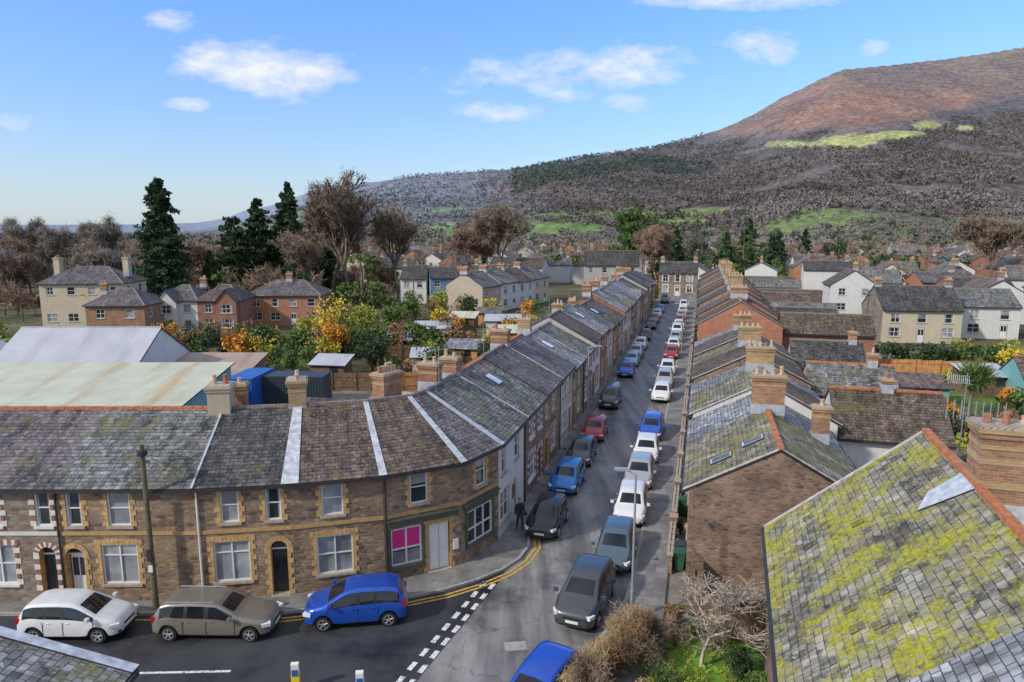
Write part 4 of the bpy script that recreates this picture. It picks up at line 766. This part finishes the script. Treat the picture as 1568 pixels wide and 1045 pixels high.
def hillwood(n,y0,y1,q0,q1,mat,K,ln,wd,h0,h1,seed,thr=.40,kind=0,nc=2,fade=None):
    rs_=np.random.RandomState(seed); y=y0*(y1/y0)**rs_.rand(n*3); q=rs_.uniform(q0,q1,n*3); x=q*y
    z,qq,Yd,s=terr(x,y); e=(z-16)/Yd
    fm=np.max([1-((qq-f[0])/f[2])**2-((e-f[1])/f[3])**2 for f in FH+FL_],axis=0)
    w=fbm(x/150.,y/150.,3,88); n3_=fbm(x/700.+5,y/700.,4,61); mbn=.130+.03*np.clip((qq-.45)/.3,-1,1)+(fbm(x/200.,y/200.,4,41)-.5)*.05
    ok=(fm<-.1)&~((e>mbn)&(qq>.27))&(w>thr)
    conz=(n3_>.43)&(qq>.0)&(qq<.31)&(e>.04)
    if kind==0: ok&=~conz
    if kind==1: ok&=conz
    if kind==2: ok=(fm>-.6)&(fm<.1)|((fm>0)&(w>.56)&(e<.05))
    if fade: ok&=(rs_.rand(len(q))<np.clip((q-fade[0])/(fade[1]-fade[0]),0,1))&(rs_.rand(len(q))<np.clip((fade[3]-q)/(fade[3]-fade[2]),0,1))
    i=np.where(ok)[0][:n]; pts=[(float(x[j]),float(y[j])) for j in i]; hs=list(rs_.uniform(h0,h1,len(i)))
    if pts: belt('hillside_woodland',pts,hs,[h*1.15 for h in hs],mat,K,ln,wd,seed,br=0,nc=nc)
hillwood(1500,440,950,-.85,.85,'wood_far',12,2.8,.9,7,12,5,thr=.36,nc=3)
hillwood(8500,850,2300,-.05,.9,'wood_far',6,3.4,1.8,6,10,6,thr=.30,fade=(-.05,.14,.9,.95))
hillwood(6500,850,2300,-.05,.9,'wood_far_dark',6,3.4,1.8,6,10,16,thr=.33,fade=(-.05,.14,.9,.95))
hillwood(3800,850,2300,-.02,.33,'wood_far_green',6,3.6,2.0,7,12,26,thr=.25,kind=1)
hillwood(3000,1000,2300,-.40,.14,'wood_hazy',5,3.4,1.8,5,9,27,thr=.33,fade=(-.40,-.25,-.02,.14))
hillwood(300,450,1000,-.85,.85,'wood_far_green',14,2.8,1.4,6,11,7,thr=.45,nc=3)
hillwood(480,600,2400,-.2,.75,'wood_far_dark',8,3.0,1.6,5,9,9,kind=2)
sh=['leaf_green','leaf_green','leaf_dark','leaf_yellow','leaf_orange','leaf_lime','leaf_brown','leaf_straw','leaf_green','leaf_brown']
for i in range(125):
    x=R.uniform(-72,4); y=R.uniform(68,122)
    if x<-50 and y>94: continue
    if -58<x<-30 and y>98: continue
    r=R.uniform(1.0,2.8); shrub('garden_shrub',x,y,r,r*R.uniform(1.2,1.9),R.choice(sh),i+100,leaf=.34,K=380)
for i in range(16): shrub('hedge',-40+i*2.3,83+R.uniform(-1,1)+i*.25,2.3,4.2,R.choice(['leaf_green','leaf_dark','leaf_brown','leaf_dark']),300+i,leaf=.4,K=600)
for x,y,r,h,m in ((-24,90,3.6,7.5,'leaf_yellow'),(-20,92,3.2,6.5,'leaf_lime'),(-22,84,2.4,5,'leaf_orange'),(-27,88,2.5,5,'leaf_lime'),(-30.5,75,1.8,5,'leaf_orange'),(-63,80,4,7,'leaf_green'),(-58,76,3.5,4,'leaf_lime'),(-66,72,4,4.5,'leaf_yellow'),(-16,76,2.6,4.5,'leaf_dark'),(-8,74,2.2,4,'leaf_green'),(-18,100,2.5,5.5,'leaf_green'),(-12,110,2.4,4,'leaf_yellow'),(-17,116,3,6,'leaf_green'),(-8,118,2.5,5,'leaf_dark'),(-13,124,2.6,5.5,'leaf_lime')): shrub('autumn_shrub' if m in('leaf_yellow','leaf_orange') else 'garden_shrub',x,y,r,h,m,leaf=.36,K=1200,n=14)
for i in range(80):
    a=R.uniform(20,125); b=R.uniform(24,56); x,y=P(a,b)
    if 49<x<86 and y>86: continue
    r=R.uniform(.9,2.4); shrub('garden_shrub',x,y,r,r*1.5,R.choice(sh),i+500,leaf=.34,K=360)
for i in range(10): shrub('hedge',40+i*1.9,80-i*.35,1.7,3.0,'leaf_dark',700+i,leaf=.32,K=520); shrub('hedge',30+i*2.2,50-i*.6,1.7,2.8,R.choice(['leaf_dark','leaf_green','leaf_brown']),720+i,leaf=.3,K=520)
for a,b,m in ((96,-6,'leaf_lime'),(104,-4.5,'leaf_yellow'),(88,-4.6,'leaf_lime')): x,y=P(a+20,b); shrub('garden_shrub',x,y,2,4.5,m,leaf=.4,K=600)
bare_tree('ornamental_bare_tree',7.0,23.0,3.9,5.4,77,mat='bark_pale',bark='bark_pale',lv=5,K=1,tl=.22,tw=.016,spread=.9,rmin=.013,n=4)
for i in range(20):
    t=i/19; x=2.3+2.7*t+R.uniform(-.3,.3); y=20.4+4.3*t; shrub('garden_hedge',x,y,.85,1.7+R.uniform(-.5,.3),['leaf_straw','twig','leaf_straw','leaf_brown','leaf_straw'][i%5],800+i,leaf=.34,K=2000,n=11,wr=.055)
    if i%3==0: shrub('garden_hedge',x+.2,y-.2,.5,1.1,['leaf_straw','leaf_green'][i%2],850+i,leaf=.07,K=700,n=9)
for x,y,r,h,m in ((5.3,21.3,.8,1.5,'leaf_green'),(8.2,22.4,.8,1.3,'leaf_dark'),(6.2,20.6,.7,1.2,'leaf_lime'),(8.4,20.8,.9,1.4,'leaf_green'),(7.6,25.2,.6,1.0,'leaf_green'),(4.6,20.1,.8,1.3,'leaf_straw'),(6.6,25.6,.5,.9,'leaf_brown')): shrub('garden_shrub',x,y,r,h,m,leaf=.08,K=2000,n=11)
for x,y in ((5.6,24.9),(6.3,24.2),(5.0,23.0),(7.8,24.0)): shrub('garden_shrub',x,y,.7,1.4,'twig',int(x*100),leaf=.35,K=700,n=9,wr=.05)
for a in (4,7,12,17,22,28,34): x,y=P(a,4.95); shrub('garden_shrub',x,y,.35,R.uniform(.9,1.5),R.choice(['leaf_green','leaf_dark','leaf_straw']),int(a)+900,leaf=.09,K=500,n=6)
root=tree_root('cabbage_palm',(39,56.5,0)); V,Fq=segmesh([(Vector((0,0,0)),Vector((.1,0,3.0)),.18,.13)],None,6); npmesh('trunk',V,Fq,['bark'],parent=root); V,Fq=cloudq([(.1,0,3.6)],[(1.3,1.3,1.2)],500,1.3,.12,3,.1,2.0,.5); npmesh('fronds',V,Fq,['leaf_green'],parent=root)
pts=[(R.uniform(4.6,8.6),R.uniform(18,25.5)) for _ in range(500)]; V,Fq=cloudq([(a,b,.06) for a,b in pts],[(.12,.12,.08)]*500,12,.16,.03,9,.1,1.5,.01); npmesh('lawn_grass',V,Fq,['leaf_lime'])
# ------------------------------------------------------------------ cars
def prof(kind):
    if kind=='estate': return [(0,.72),(.015,.95),(.075,1.35),(.14,1.45),(.35,1.49),(.54,1.44),(.72,1.0),(.94,.82),(.985,.70),(1,.58)],(.03,.075),(.56,.705)
    if kind=='van': return [(0,.8),(.012,1.2),(.03,1.40),(.08,1.47),(.6,1.47),(.68,1.42),(.83,.98),(.95,.86),(.985,.76),(1,.6)],(.014,.03),(.69,.81)
    return [(0,.70),(.018,.97),(.085,1.37),(.17,1.47),(.42,1.50),(.57,1.45),(.775,1.01),(.94,.84),(.985,.72),(1,.58)],(.03,.08),(.595,.76)
def car(x,y,head,cm,kind='hatch',Lc=4.0,H=1.47,Wc=1.78,name=None,sub=1):
    tp,rg,wg=prof(kind); kz=H/1.47; xr=.31
    wf=Lc*.5-.82; wr=-Lc*.5+.74; wheels=(wf,wr)
    fs=[0,.012,.03,rg[0],rg[1],.13,.2,.29,.305,.38,.46,.482,.54,wg[0],wg[1],wg[1]+.025,.85,.9,.94,.97,.988,1]
    for w in wheels:
        for dx in (-.40,-.37,-.3,-.18,0,.18,.3,.37,.40): fs.append((w+dx)/Lc+.5)
    fs=sorted(fs); f2=[fs[0]]
    for f in fs[1:]:
        if f-f2[-1]>.0045: f2.append(f)
    fs=[f for f in f2 if f<=1]; fs[-1]=1
    ip=lambda t,f: float(np.interp(f,[a for a,b in t],[b for a,b in t]))
    V=[];rings=[]
    for f in fs:
        xx=(f-.5)*Lc; zt=ip(tp,f)*kz; zs=min(zt-.015,ip([(0,.62),(.03,.90),(.15,.96),(.5,.92),(.76,.88),(.93,.74),(1,.52)],f)*kz)
        hw=Wc/2*ip([(0,.80),(.02,.90),(.08,.965),(.2,1),(.8,1),(.92,.93),(.975,.80),(1,.66)],f)
        wt=hw*ip([(0,.86),(.03,.84),(rg[1]+.01,.76),(wg[0],.73),(wg[1],.86),(1,.86)],f)
        zb=.22 if .05<f<.95 else .27
        for w in wheels:
            dx=abs(xx-w)
            if dx<.375: zb=max(zb,.30+math.sqrt(max(0,.375**2-dx*dx)))
        zm=max(.52*kz,zb+.05); zm=min(zm,zs-.03)
        half=[(hw*.93,zb),(hw*.985,min(zb+.05,zm-.01)),(hw,zm),(hw*.975,zs),(wt,zt-.035),(wt*.9,zt),(0,zt+.02)]
        ring=[(xx,a,b) for a,b in half]+[(xx,-a,b) for a,b in half[-2::-1]]
        rings.append([len(V)+i for i in range(13)]); V+=ring
    Fs=[];mi=[];mats=[cm,'glass_car','black_plastic']
    for i in range(len(fs)-1):
        fm=(fs[i]+fs[i+1])/2
        for j in range(13):
            e=j if j<6 else (11-j if j<12 else 12); m=0
            if e==0 or e==12: m=2
            if e==3 and rg[1]<fm<wg[1]: m=2 if (.29<fm<.305) or (.46<fm<.482) else 1
            if kind=='van' and e==3 and fm<.46: m=0
            if e==5 and (rg[0]<fm<rg[1] or wg[0]<fm<wg[1]): m=1
            Fs.append((rings[i][j],rings[i+1][j],rings[i+1][(j+1)%13],rings[i][(j+1)%13])); mi.append(m)
    Fs.append(tuple(rings[0])); mi.append(0); Fs.append(tuple(rings[-1][::-1])); mi.append(0)
    me=bpy.data.meshes.new('body'); me.from_pydata(V,[],Fs)
    for m in mats: me.materials.append(M[m])
    me.polygons.foreach_set('material_index',mi); me.polygons.foreach_set('use_smooth',[True]*len(Fs)); me.update()
    mb=MB()
    for w in wheels:
        for s in (-1,1):
            yo=s*(Wc/2-.03); yi=s*(Wc/2-.24)
            mb.cyl('wheels',(w,yi,xr),(w,yo,xr),xr,xr,20,'tyre'); mb.cyl('wheels',(w,yo,xr),(w,yo+.006*s,xr),xr*.68,xr*.66,16,'black_plastic')
            for q in range(5):
                t=2*math.pi*q/5+.3; mb.cyl('wheels',(w,yo+.012*s,xr),(w+math.cos(t)*xr*.63,yo+.012*s,xr+math.sin(t)*xr*.63),.038,.03,5,'rim')
            for q in range(14):
                t=2*math.pi*q/14;t2=2*math.pi*(q+1)/14; mb.cyl('wheels',(w+math.cos(t)*xr*.66,yo+.01*s,xr+math.sin(t)*xr*.66),(w+math.cos(t2)*xr*.66,yo+.01*s,xr+math.sin(t2)*xr*.66),.022,.022,4,'rim',caps=False)
    h=Lc/2; F=F0
    mb.box('underbody',F,-h+.25,h-.3,-Wc*.38,Wc*.38,.2,.5,'black_plastic')
    mb.box('grille',F,h-.06,h+.004,-.42,.42,.28*kz,.39*kz,'black_plastic'); mb.box('grille',F,h-.10,h-.004,-.36,.36,.53*kz,.61*kz,'black_plastic'); mb.box('number_plate',F,h-.02,h+.012,-.26,.26,.40*kz,.50*kz,'plate_white')
    mb.box('number_plate',F,-h-.012,-h+.05,-.26,.26,.52*kz,.63*kz,'plate_yellow'); mb.box('bumper',F,-h-.006,-h+.06,-Wc*.36,Wc*.36,.27,.38,'black_plastic')
    for s in (-1,1):
        fr=Fr((h-.18,s*Wc*.335,0),(math.cos(-s*.42),math.sin(-s*.42),0)); mb.box('headlights',fr,-.24,.10,-.18,.18,.60*kz,.725*kz,'lamp_clear')
        mb.box('fog_lights',F,h-.12,h-.02,s*.60-.07,s*.60+.07,.36*kz,.44*kz,'black_plastic')
        fr=Fr((-h+.07,s*Wc*.395,0),(1,0,0)); mb.box('tail_lights',fr,-.035,.12,-.085,.085,.74*kz,.95*kz,'lamp_red')
        xm=(wg[1]-.5)*Lc-.12; mb.box('mirrors',F,xm-.06,xm+.07,s*(Wc/2+.10)-.10,s*(Wc/2+.10)+.08,.95*kz,1.08*kz,cm)
        for xd in ((.472-.5)*Lc,(.285-.5)*Lc+(-.02),(wg[1]-.5)*Lc+.02): mb.box('door_seams',F,xd-.006,xd+.006,s*Wc/2*.995-.012,s*Wc/2*.995+.003,.34,.87*kz,'black_plastic')
        for xd in ((.50-.5)*Lc,(.31-.5)*Lc): mb.box('door_handles',F,xd,xd+.16,s*Wc/2*.99-.01,s*Wc/2*.99+.02,.80*kz,.825*kz,cm)
        mb.cyl('wipers',((wg[1]-.5)*Lc-.02,s*.35+.2,1.03*kz),((wg[1]-.5)*Lc-.22,s*.35-.15,1.12*kz),.01,.01,4,'black_plastic')
        if kind=='estate': mb.cyl('roof_rails',((.12-.5)*Lc,s*Wc*.34,H+.02),((.52-.5)*Lc,s*Wc*.335,H+.02),.02,.02,5,'rim')
    root=mb.finish(name or 'parked_car',loc=(x,y,.016),rot=rd(head)); ob=bpy.data.objects.new('body',me); col.objects.link(ob); ob.parent=root
    sm=ob.modifiers.new('s','SUBSURF'); sm.levels=sub; sm.render_levels=sub
    return root
car(-17.35,25.2,0,'car_white','hatch',4.05,1.54,1.72,sub=2); car(-11.8,25.35,-1,'car_bronze','estate',4.75,1.5,1.82,sub=2); car(-6.45,26.2,180+8,'car_blue','hatch',4.15,1.6,1.82,sub=2)
HD=math.degrees(math.atan2(-UV_.y,-UV_.x))
for a,b,c,k,L_,h in ((5.95,-2.05,'car_black','hatch',3.8,1.5),(12.2,-2.15,'car_skyblue','hatch',4.0,1.5),(17.4,-2.15,'car_grey','hatch',4,1.45),(23,-2.05,'car_red','hatch',3.9,1.48),(33,-2.15,'car_grey','van',4.3,1.8),(46.5,-2.15,'car_blue','hatch',4,1.5),(52.5,-2.15,'car_lightblue','hatch',4,1.5),(58,-2.15,'car_silver','hatch',4.2,1.5),(64,-2.15,'car_white','hatch',4,1.5),(72,-2.15,'car_black','hatch',4,1.5),(84,-2.15,'car_grey','hatch',4,1.5),(91,-2.15,'car_red','hatch',4,1.5),(98,-2.15,'car_white','hatch',4,1.5),(106,-2.15,'car_skyblue','hatch',4,1.5),(124,-2.1,'car_teal','van',4.6,1.9)):
    p=P(a,b); car(p[0],p[1],HD+R.uniform(-1.5,1.5),c,k,L_,h)
p=P(-1.3,1.25); car(p[0],p[1],HD-6,'car_grey','hatch',4.3,1.65,1.84,sub=2)
for a,b,c,k,L_,h in ((3.6,1.95,'car_teal','hatch',4.2,1.5),(9.0,2.15,'car_white','hatch',4.2,1.5),(14.3,2.15,'car_silver','hatch',4.2,1.5),(19.0,2.2,'car_white','hatch',3.7,1.48),(24.4,2.2,'car_blue','hatch',4.3,1.62),(36.5,2.25,'car_white','hatch',3.9,1.5),(42.5,2.2,'car_silver','hatch',4.3,1.65),(48.5,2.2,'car_white','hatch',4,1.5),(58.5,2.2,'car_red','hatch',4,1.5),(64.5,2.2,'car_white','hatch',4,1.5),(71,2.2,'car_silver','hatch',4,1.5),(77,2.2,'car_white','van',4.6,1.85),(84,2.2,'car_white','hatch',4,1.5),(90,2.2,'car_red','hatch',4,1.5),(97,2.2,'car_silver','hatch',4,1.5),(104,2.2,'car_white','hatch',4,1.5),(112,2.2,'car_white','van',4.6,1.9)):
    p=P(a,b); car(p[0],p[1],HD+R.uniform(-1.5,1.5),c,k,L_,h)
car(.9,20.75,HD-14,'car_blue','hatch',4.1,1.5)
car(-24.6,57.2,-80,'car_skyblue','van',3.6,1.7); car(-68,98,10,'car_white','hatch'); car(-37,98.5,0,'car_silver','hatch')
# ------------------------------------------------------------------ street furniture
mb=MB(); b=Vector((P(-1.9,3.25)[0],P(-1.9,3.25)[1],.12)); mb.cyl('pole',b,b+Vector((0,0,1.3)),.085,.085,10,'steel_grey'); mb.cyl('pole',b+Vector((0,0,1.3)),b+Vector((0,0,6.2)),.055,.045,10,'steel_grey'); mb.cyl('arm',b+Vector((0,0,6.2)),b+Vector((-.35,.05,6.42)),.035,.03,8,'steel_grey')
F=Fr(b+Vector((-.35,.05,6.4)),(-1,.15,0)); mb.box('lamp_head',F,-.05,.5,-.11,.11,0,.08,'steel_grey'); mb.box('lamp_head',F,.05,.45,-.08,.08,-.03,-.001,'lamp_clear'); mb.finish('street_lamp')
mb=MB(); b=Vector((-15.1,26.75,.12)); mb.cyl('pole',b,b+Vector((0,0,7.2)),.13,.09,10,'pole_wood'); mb.cyl('pole_top',b+Vector((0,0,6.75)),b+Vector((0,0,6.95)),.2,.2,10,'gutter'); mb.box('crossarm',Fr(b,(1,.2,0)),-.25,.25,-.05,.05,6.4,6.5,'pole_wood'); mb.box('junction_box',Fr(b,(1,0,0)),-.1,.1,-.2,-.1,2.2,2.7,'gutter'); mb.box('sign_plate',Fr(b,(1,0,0)),-.09,.09,-.17,-.14,1.7,2.0,'plate_white'); mb.finish('telegraph_pole')
T=b+Vector((0,0,6.8)); mb=MB()
for q in ((-27,27.2,5.3),(-20,27.2,5.2),(-10,27.8,5.2),(-5,29.2,5.2),(-2.4,30.6,5.2),(-34,27.2,5.2)):
    e=Vector(q); pr=T
    for i in range(8):
        t=(i+1)/8; c_=T.lerp(e,t); c_.z-=.5*math.sin(math.pi*t); mb.cyl('wire',pr,c_,.008,.008,3,'gutter',caps=False); pr=c_
mb.finish('telephone_wires')
for a,b_ in ((27,-3.3),(62,3.3),(95,-3.3)):
    x,y=P(a,b_); mb=MB(); s=-1 if b_>0 else 1; mb.cyl('pole',(x,y,.1),(x,y,6.3),.07,.05,8,'steel_grey'); F=Fr((x,y,0),(NV.x*s,NV.y*s,0)); mb.cyl('arm',(x,y,6.3),fp(F,.6,0,6.5),.035,.03,6,'steel_grey'); mb.box('lamp_head',F,.5,1.1,-.1,.1,6.44,6.54,'steel_grey'); mb.finish('street_lamp')
for x,y,h in ((-64,126,9),(-17,118,10),(44,84,8.5)):
    mb=MB(); mb.cyl('pole',(x,y,0),(x,y,h),.13,.09,8,'pole_wood'); mb.box('crossarm',Fr((x,y,0),(1,0,0)),-.6,.6,-.14,-.09,h-.6,h-.5,'pole_wood'); mb.finish('telegraph_pole')
for x,y in ((-7.55,21.6),(-5.2,21.15)):
    mb=MB(); b=Vector((x,y,.12)); F=Fr(b,(1,.1,0)); mb.box('base',F,-.17,.17,-.12,.12,0,.12,'gutter'); mb.box('post',F,-.14,.14,-.10,.10,.12,.62,'plate_yellow'); mb.box('post',F,-.13,.13,-.09,.09,.62,.92,'white_paint'); mb.cyl('top',fp(F,-.13,0,.92),fp(F,.13,0,.92),.09,.09,12,'white_paint'); mb.box('sign_face',F,-.1,.1,-.125,-.102,.55,.78,'container_blue'); mb.finish('traffic_bollard')
mb=MB(); mb.prism('island',[(-8.4,21.2),(-7.9,21.9),(-5.0,21.6),(-4.5,20.9),(-5.2,20.4),(-8,20.6)],0,.13,'pavement_slab','kerb_stone'); mb.finish('traffic_island')
for a in (6,14,24,34,44):
    x,y=P(a,-8.2); mb=MB(); mb.cyl('mast',(x,y,7.3),(x,y,9.6),.02,.02,5,'steel_grey'); mb.cyl('boom',(x-.5,y,9.5),(x+.5,y+.2,9.5),.012,.012,4,'steel_grey')
    for i in range(7): t=-.5+i/6; mb.cyl('elements',(x+t,y+.1+t*.2-.25,9.5),(x+t,y+.1+t*.2+.25,9.5),.008,.008,3,'steel_grey')
    mb.finish('tv_aerial')
mb=MB(); b=Vector((30,44,0)); mb.cyl('mast',b,b+Vector((0,0,6.6)),.03,.03,6,'steel_grey'); mb.cyl('boom',b+Vector((-1.4,-.2,6.3)),b+Vector((.4,0,6.1)),.02,.02,5,'steel_grey')
for i in range(12): c_=b+Vector((-1.4+i*.14,-.2+i*.015,6.3-i*.013)); mb.cyl('elements',c_-Vector((0,.1,.28)),c_+Vector((0,.1,.28)),.012,.012,3,'steel_grey')
mb.finish('tv_aerial')
for a,m in ((3,'bin_green'),(3.8,'container_dark'),(9.6,'bin_green'),(15,'container_dark')):
    x,y=P(a,5.0); mb=MB(); F=Fr((x,y,0),(-NV.x,-NV.y,0)); pts0=[(-.22,-.25),(.22,-.25),(.22,.25),(-.22,.25)]
    lo=[fp(F,p*.8,q*.8,.08) for p,q in pts0]; hi=[fp(F,p*1.15,q*1.15,.98) for p,q in pts0]
    for i in range(4): mb.poly('bin_body',[lo[i],lo[(i+1)%4],hi[(i+1)%4],hi[i]],m)
    mb.box('lid',F,-.28,.28,-.32,.32,.98,1.05,m); mb.cyl('wheel',fp(F,-.2,-.25,.1),fp(F,-.2,.25,.1),.1,.1,10,'tyre'); mb.finish('wheelie_bin')
# ------------------------------------------------------------------ pedestrian
root=tree_root('pedestrian',(.42,34.4,.12)); root.rotation_euler=(0,0,.5)
def skin(name,vs,es,rad,mat,rooti=0,subd=2):
    me=bpy.data.meshes.new(name); me.from_pydata(vs,es,[]); me.materials.append(M[mat]); ob=bpy.data.objects.new(name,me); col.objects.link(ob); ob.parent=root
    sk_=ob.modifiers.new('sk','SKIN'); sk_.use_smooth_shade=True
    for i,r in enumerate(rad): me.skin_vertices[0].data[i].radius=(r,r*.85); me.skin_vertices[0].data[i].use_root=(i==rooti)
    s=ob.modifiers.new('su','SUBSURF'); s.levels=subd; s.render_levels=subd
skin('body_clothed',[(0,0,.92),(0,0,1.12),(0,.0,1.38),(0,0,1.50),(.18,0,1.42),(.22,-.03,1.15),(.20,-.12,.92),(-.18,0,1.42),(-.22,.04,1.15),(-.21,.0,.9)],[(0,1),(1,2),(2,3),(2,4),(4,5),(5,6),(2,7),(7,8),(8,9)],[.17,.16,.17,.07,.08,.065,.05,.08,.065,.05],'cloth_dark')
skin('legs',[(0,0,.93),(.09,0,.86),(.10,-.08,.48),(.10,-.06,.08),(.10,-.2,.05),(-.09,0,.86),(-.10,.08,.48),(-.10,.16,.1),(-.10,.04,.05)],[(0,1),(1,2),(2,3),(3,4),(0,5),(5,6),(6,7),(7,8)],[.14,.11,.08,.055,.045,.11,.08,.055,.045],'cloth_jeans')
skin('head',[(0,0,1.47),(0,0,1.56),(0,-.02,1.64),(0,-.01,1.72)],[(0,1),(1,2),(2,3)],[.055,.06,.095,.085],'skin')
skin('hair',[(0,.03,1.62),(0,.03,1.70),(0,.0,1.76)],[(0,1),(1,2)],[.09,.10,.08],'hair')
for s,(hx,hy,hz) in ((1,(.20,-.13,.90)),(-1,(-.21,-.01,.88))):
    vs=[(hx,hy,hz),(hx,hy-.01,hz-.07)];es=[(0,1)];rd_=[.022,.026]
    for i in range(4): k=len(vs); o_=-.026+i*.017; l_=[.055,.065,.062,.05][i]; vs+=[(hx+.0,hy+o_,hz-.09),(hx-.01*s,hy+o_,hz-.09-l_*.5),(hx-.025*s,hy+o_,hz-.09-l_)]; es+=[(1,k),(k,k+1),(k+1,k+2)]; rd_+=[.009,.008,.007]
    k=len(vs); vs+=[(hx-.01*s,hy-.035,hz-.05),(hx-.02*s,hy-.05,hz-.085)]; es+=[(0,k),(k,k+1)]; rd_+=[.01,.008]; skin('hand',vs,es,rd_,'skin',subd=1)
# ------------------------------------------------------------------ sky, sun, camera
sdir=Vector((-.66,-.40,.52)).normalized(); el=math.asin(sdir.z); rot=math.atan2(sdir.x,sdir.y)
w=bpy.data.worlds.new('World'); sc.world=w; w.use_nodes=True; nt=w.node_tree; bg=nt.nodes['Background']; bg.inputs['Strength'].default_value=.12
sky=nt.nodes.new('ShaderNodeTexSky'); sky.sky_type='NISHITA'; sky.sun_disc=False; sky.sun_elevation=el; sky.sun_rotation=rot; sky.air_density=1.0; sky.dust_density=.5; sky.ozone_density=1.6; sky.altitude=100
tc=nt.nodes.new('ShaderNodeTexCoord'); sep=nt.nodes.new('ShaderNodeSeparateXYZ'); nt.links.new(tc.outputs['Generated'],sep.inputs[0])
def mt(op,a,b=None,c=None):
    k=nt.nodes.new('ShaderNodeMath'); k.operation=op
    for i,v in enumerate((a,b,c)):
        if v is None: continue
        if isinstance(v,(int,float)): k.inputs[i].default_value=v
        else: nt.links.new(v,k.inputs[i])
    return k.outputs[0]
def mixw(f,a,b,mode='MIX'):
    k=nt.nodes.new('ShaderNodeMix'); k.data_type='RGBA'; k.blend_type=mode
    for s_,v in ((0,f),(6,a),(7,b)):
        if isinstance(v,bpy.types.NodeSocket): nt.links.new(v,k.inputs[s_])
        elif s_==0: k.inputs[0].default_value=v
        else: k.inputs[s_].default_value=c4(v)
    return k.outputs[2]
def clamp(v): return mt('MINIMUM',mt('MAXIMUM',v,0.0),1.0)
zz=sep.outputs[2]
tint=mixw(clamp(mt('MULTIPLY',zz,3.2)),(.98,1.02,1.16),(1.0,1.48,2.2)); base=mixw(1.0,sky.outputs[0],tint,'MULTIPLY')
yy=mt('MAXIMUM',sep.outputs[1],.05); q=mt('DIVIDE',sep.outputs[0],yy); e=mt('DIVIDE',zz,yy)
cmb=nt.nodes.new('ShaderNodeCombineXYZ'); nt.links.new(q,cmb.inputs[0]); nt.links.new(e,cmb.inputs[1])
m0=None
for q0,e0,a_,b_,st in ((-.37,.225,.085,.028,1),(-.31,.212,.075,.03,1),(.13,.222,.10,.026,.85),(.03,.208,.11,.022,.5),(-.476,.282,.032,.013,.8),(-.453,.1735,.03,.01,.75),(-.022,.161,.06,.013,.7),(.345,.25,.045,.02,.7),(.31,.311,.11,.013,.9),(.5,.247,.02,.009,.7),(.17,.176,.035,.01,.55),(-.70,.15,.03,.012,.55),(.08,.185,.03,.010,.5)):
    d=mt('ADD',mt('POWER',mt('ABSOLUTE',mt('DIVIDE',mt('SUBTRACT',q,q0),a_)),2.0),mt('POWER',mt('ABSOLUTE',mt('DIVIDE',mt('SUBTRACT',e,e0),b_)),2.0)); v=mt('MULTIPLY',mt('SUBTRACT',1.0,mt('MULTIPLY',d,.5)),st); m0=v if m0 is None else mt('MAXIMUM',m0,v)
mp=nt.nodes.new('ShaderNodeMapping'); mp.inputs['Scale'].default_value=(1,2.0,1); nt.links.new(cmb.outputs[0],mp.inputs[0])
nz=nt.nodes.new('ShaderNodeTexNoise'); nz.inputs['Scale'].default_value=15; nz.inputs['Detail'].default_value=9; nz.inputs['Roughness'].default_value=.62; nt.links.new(mp.outputs[0],nz.inputs['Vector'])
den=mt('ADD',mt('MAXIMUM',m0,-1.0),mt('MULTIPLY',mt('SUBTRACT',nz.outputs['Fac'],.5),2.8))
rp=nt.nodes.new('ShaderNodeValToRGB'); rp.color_ramp.elements[0].position=.12; rp.color_ramp.elements[1].position=1.0; nt.links.new(mt('MULTIPLY',den,.85),rp.inputs[0])
front=mt('GREATER_THAN',sep.outputs[1],.05); fac=mt('MULTIPLY',mt('MULTIPLY',rp.outputs[0],front),.94)
hzf=mt('MULTIPLY',mt('POWER',mt('SUBTRACT',1.0,clamp(zz)),9.0),.55)
c1=mixw(hzf,base,(5.1,6.3,7.8))
nz2=nt.nodes.new('ShaderNodeTexNoise'); nz2.inputs['Scale'].default_value=2.2; nz2.inputs['Detail'].default_value=6; nt.links.new(tc.outputs['Generated'],nz2.inputs['Vector'])
over=mt('MAXIMUM',clamp(mt('MULTIPLY',mt('SUBTRACT',zz,.52),4.0)),clamp(mt('MULTIPLY',mt('SUBTRACT',-.1,sep.outputs[1]),3.0)))
fill_cov=mt('MULTIPLY',mt('MULTIPLY',over,clamp(mt('MULTIPLY',mt('SUBTRACT',nz2.outputs['Fac'],.30),4.0))),.85)  # white cover overhead and behind camera, out of view, added as neutral fill light
c2=mixw(fill_cov,c1,(6.3,6.25,6.2))
shade=clamp(mt('MULTIPLY',mt('SUBTRACT',den,.7),1.2)); cc_=mixw(shade,(7.0,7.3,7.9),(8.2,8.2,8.2))
c3=mixw(fac,c2,cc_); nt.links.new(c3,bg.inputs['Color'])
sl=bpy.data.lights.new('sun','SUN'); sl.energy=3.1; sl.angle=rd(2.5); sl.color=(1,.92,.80); so=bpy.data.objects.new('sun',sl); col.objects.link(so); so.rotation_euler=(-sdir).to_track_quat('-Z','Y').to_euler(); so.location=(0,0,60)
cam=bpy.data.cameras.new('camera'); cam.lens=24; cam.sensor_width=36; cam.clip_end=20000; cam.clip_start=.1; co=bpy.data.objects.new('camera',cam); col.objects.link(co); co.location=(0,0,16); co.rotation_euler=(rd(90-9.35),0,0); sc.camera=co
sc.view_settings.view_transform='Standard'; sc.view_settings.look='None'; sc.view_settings.exposure=0
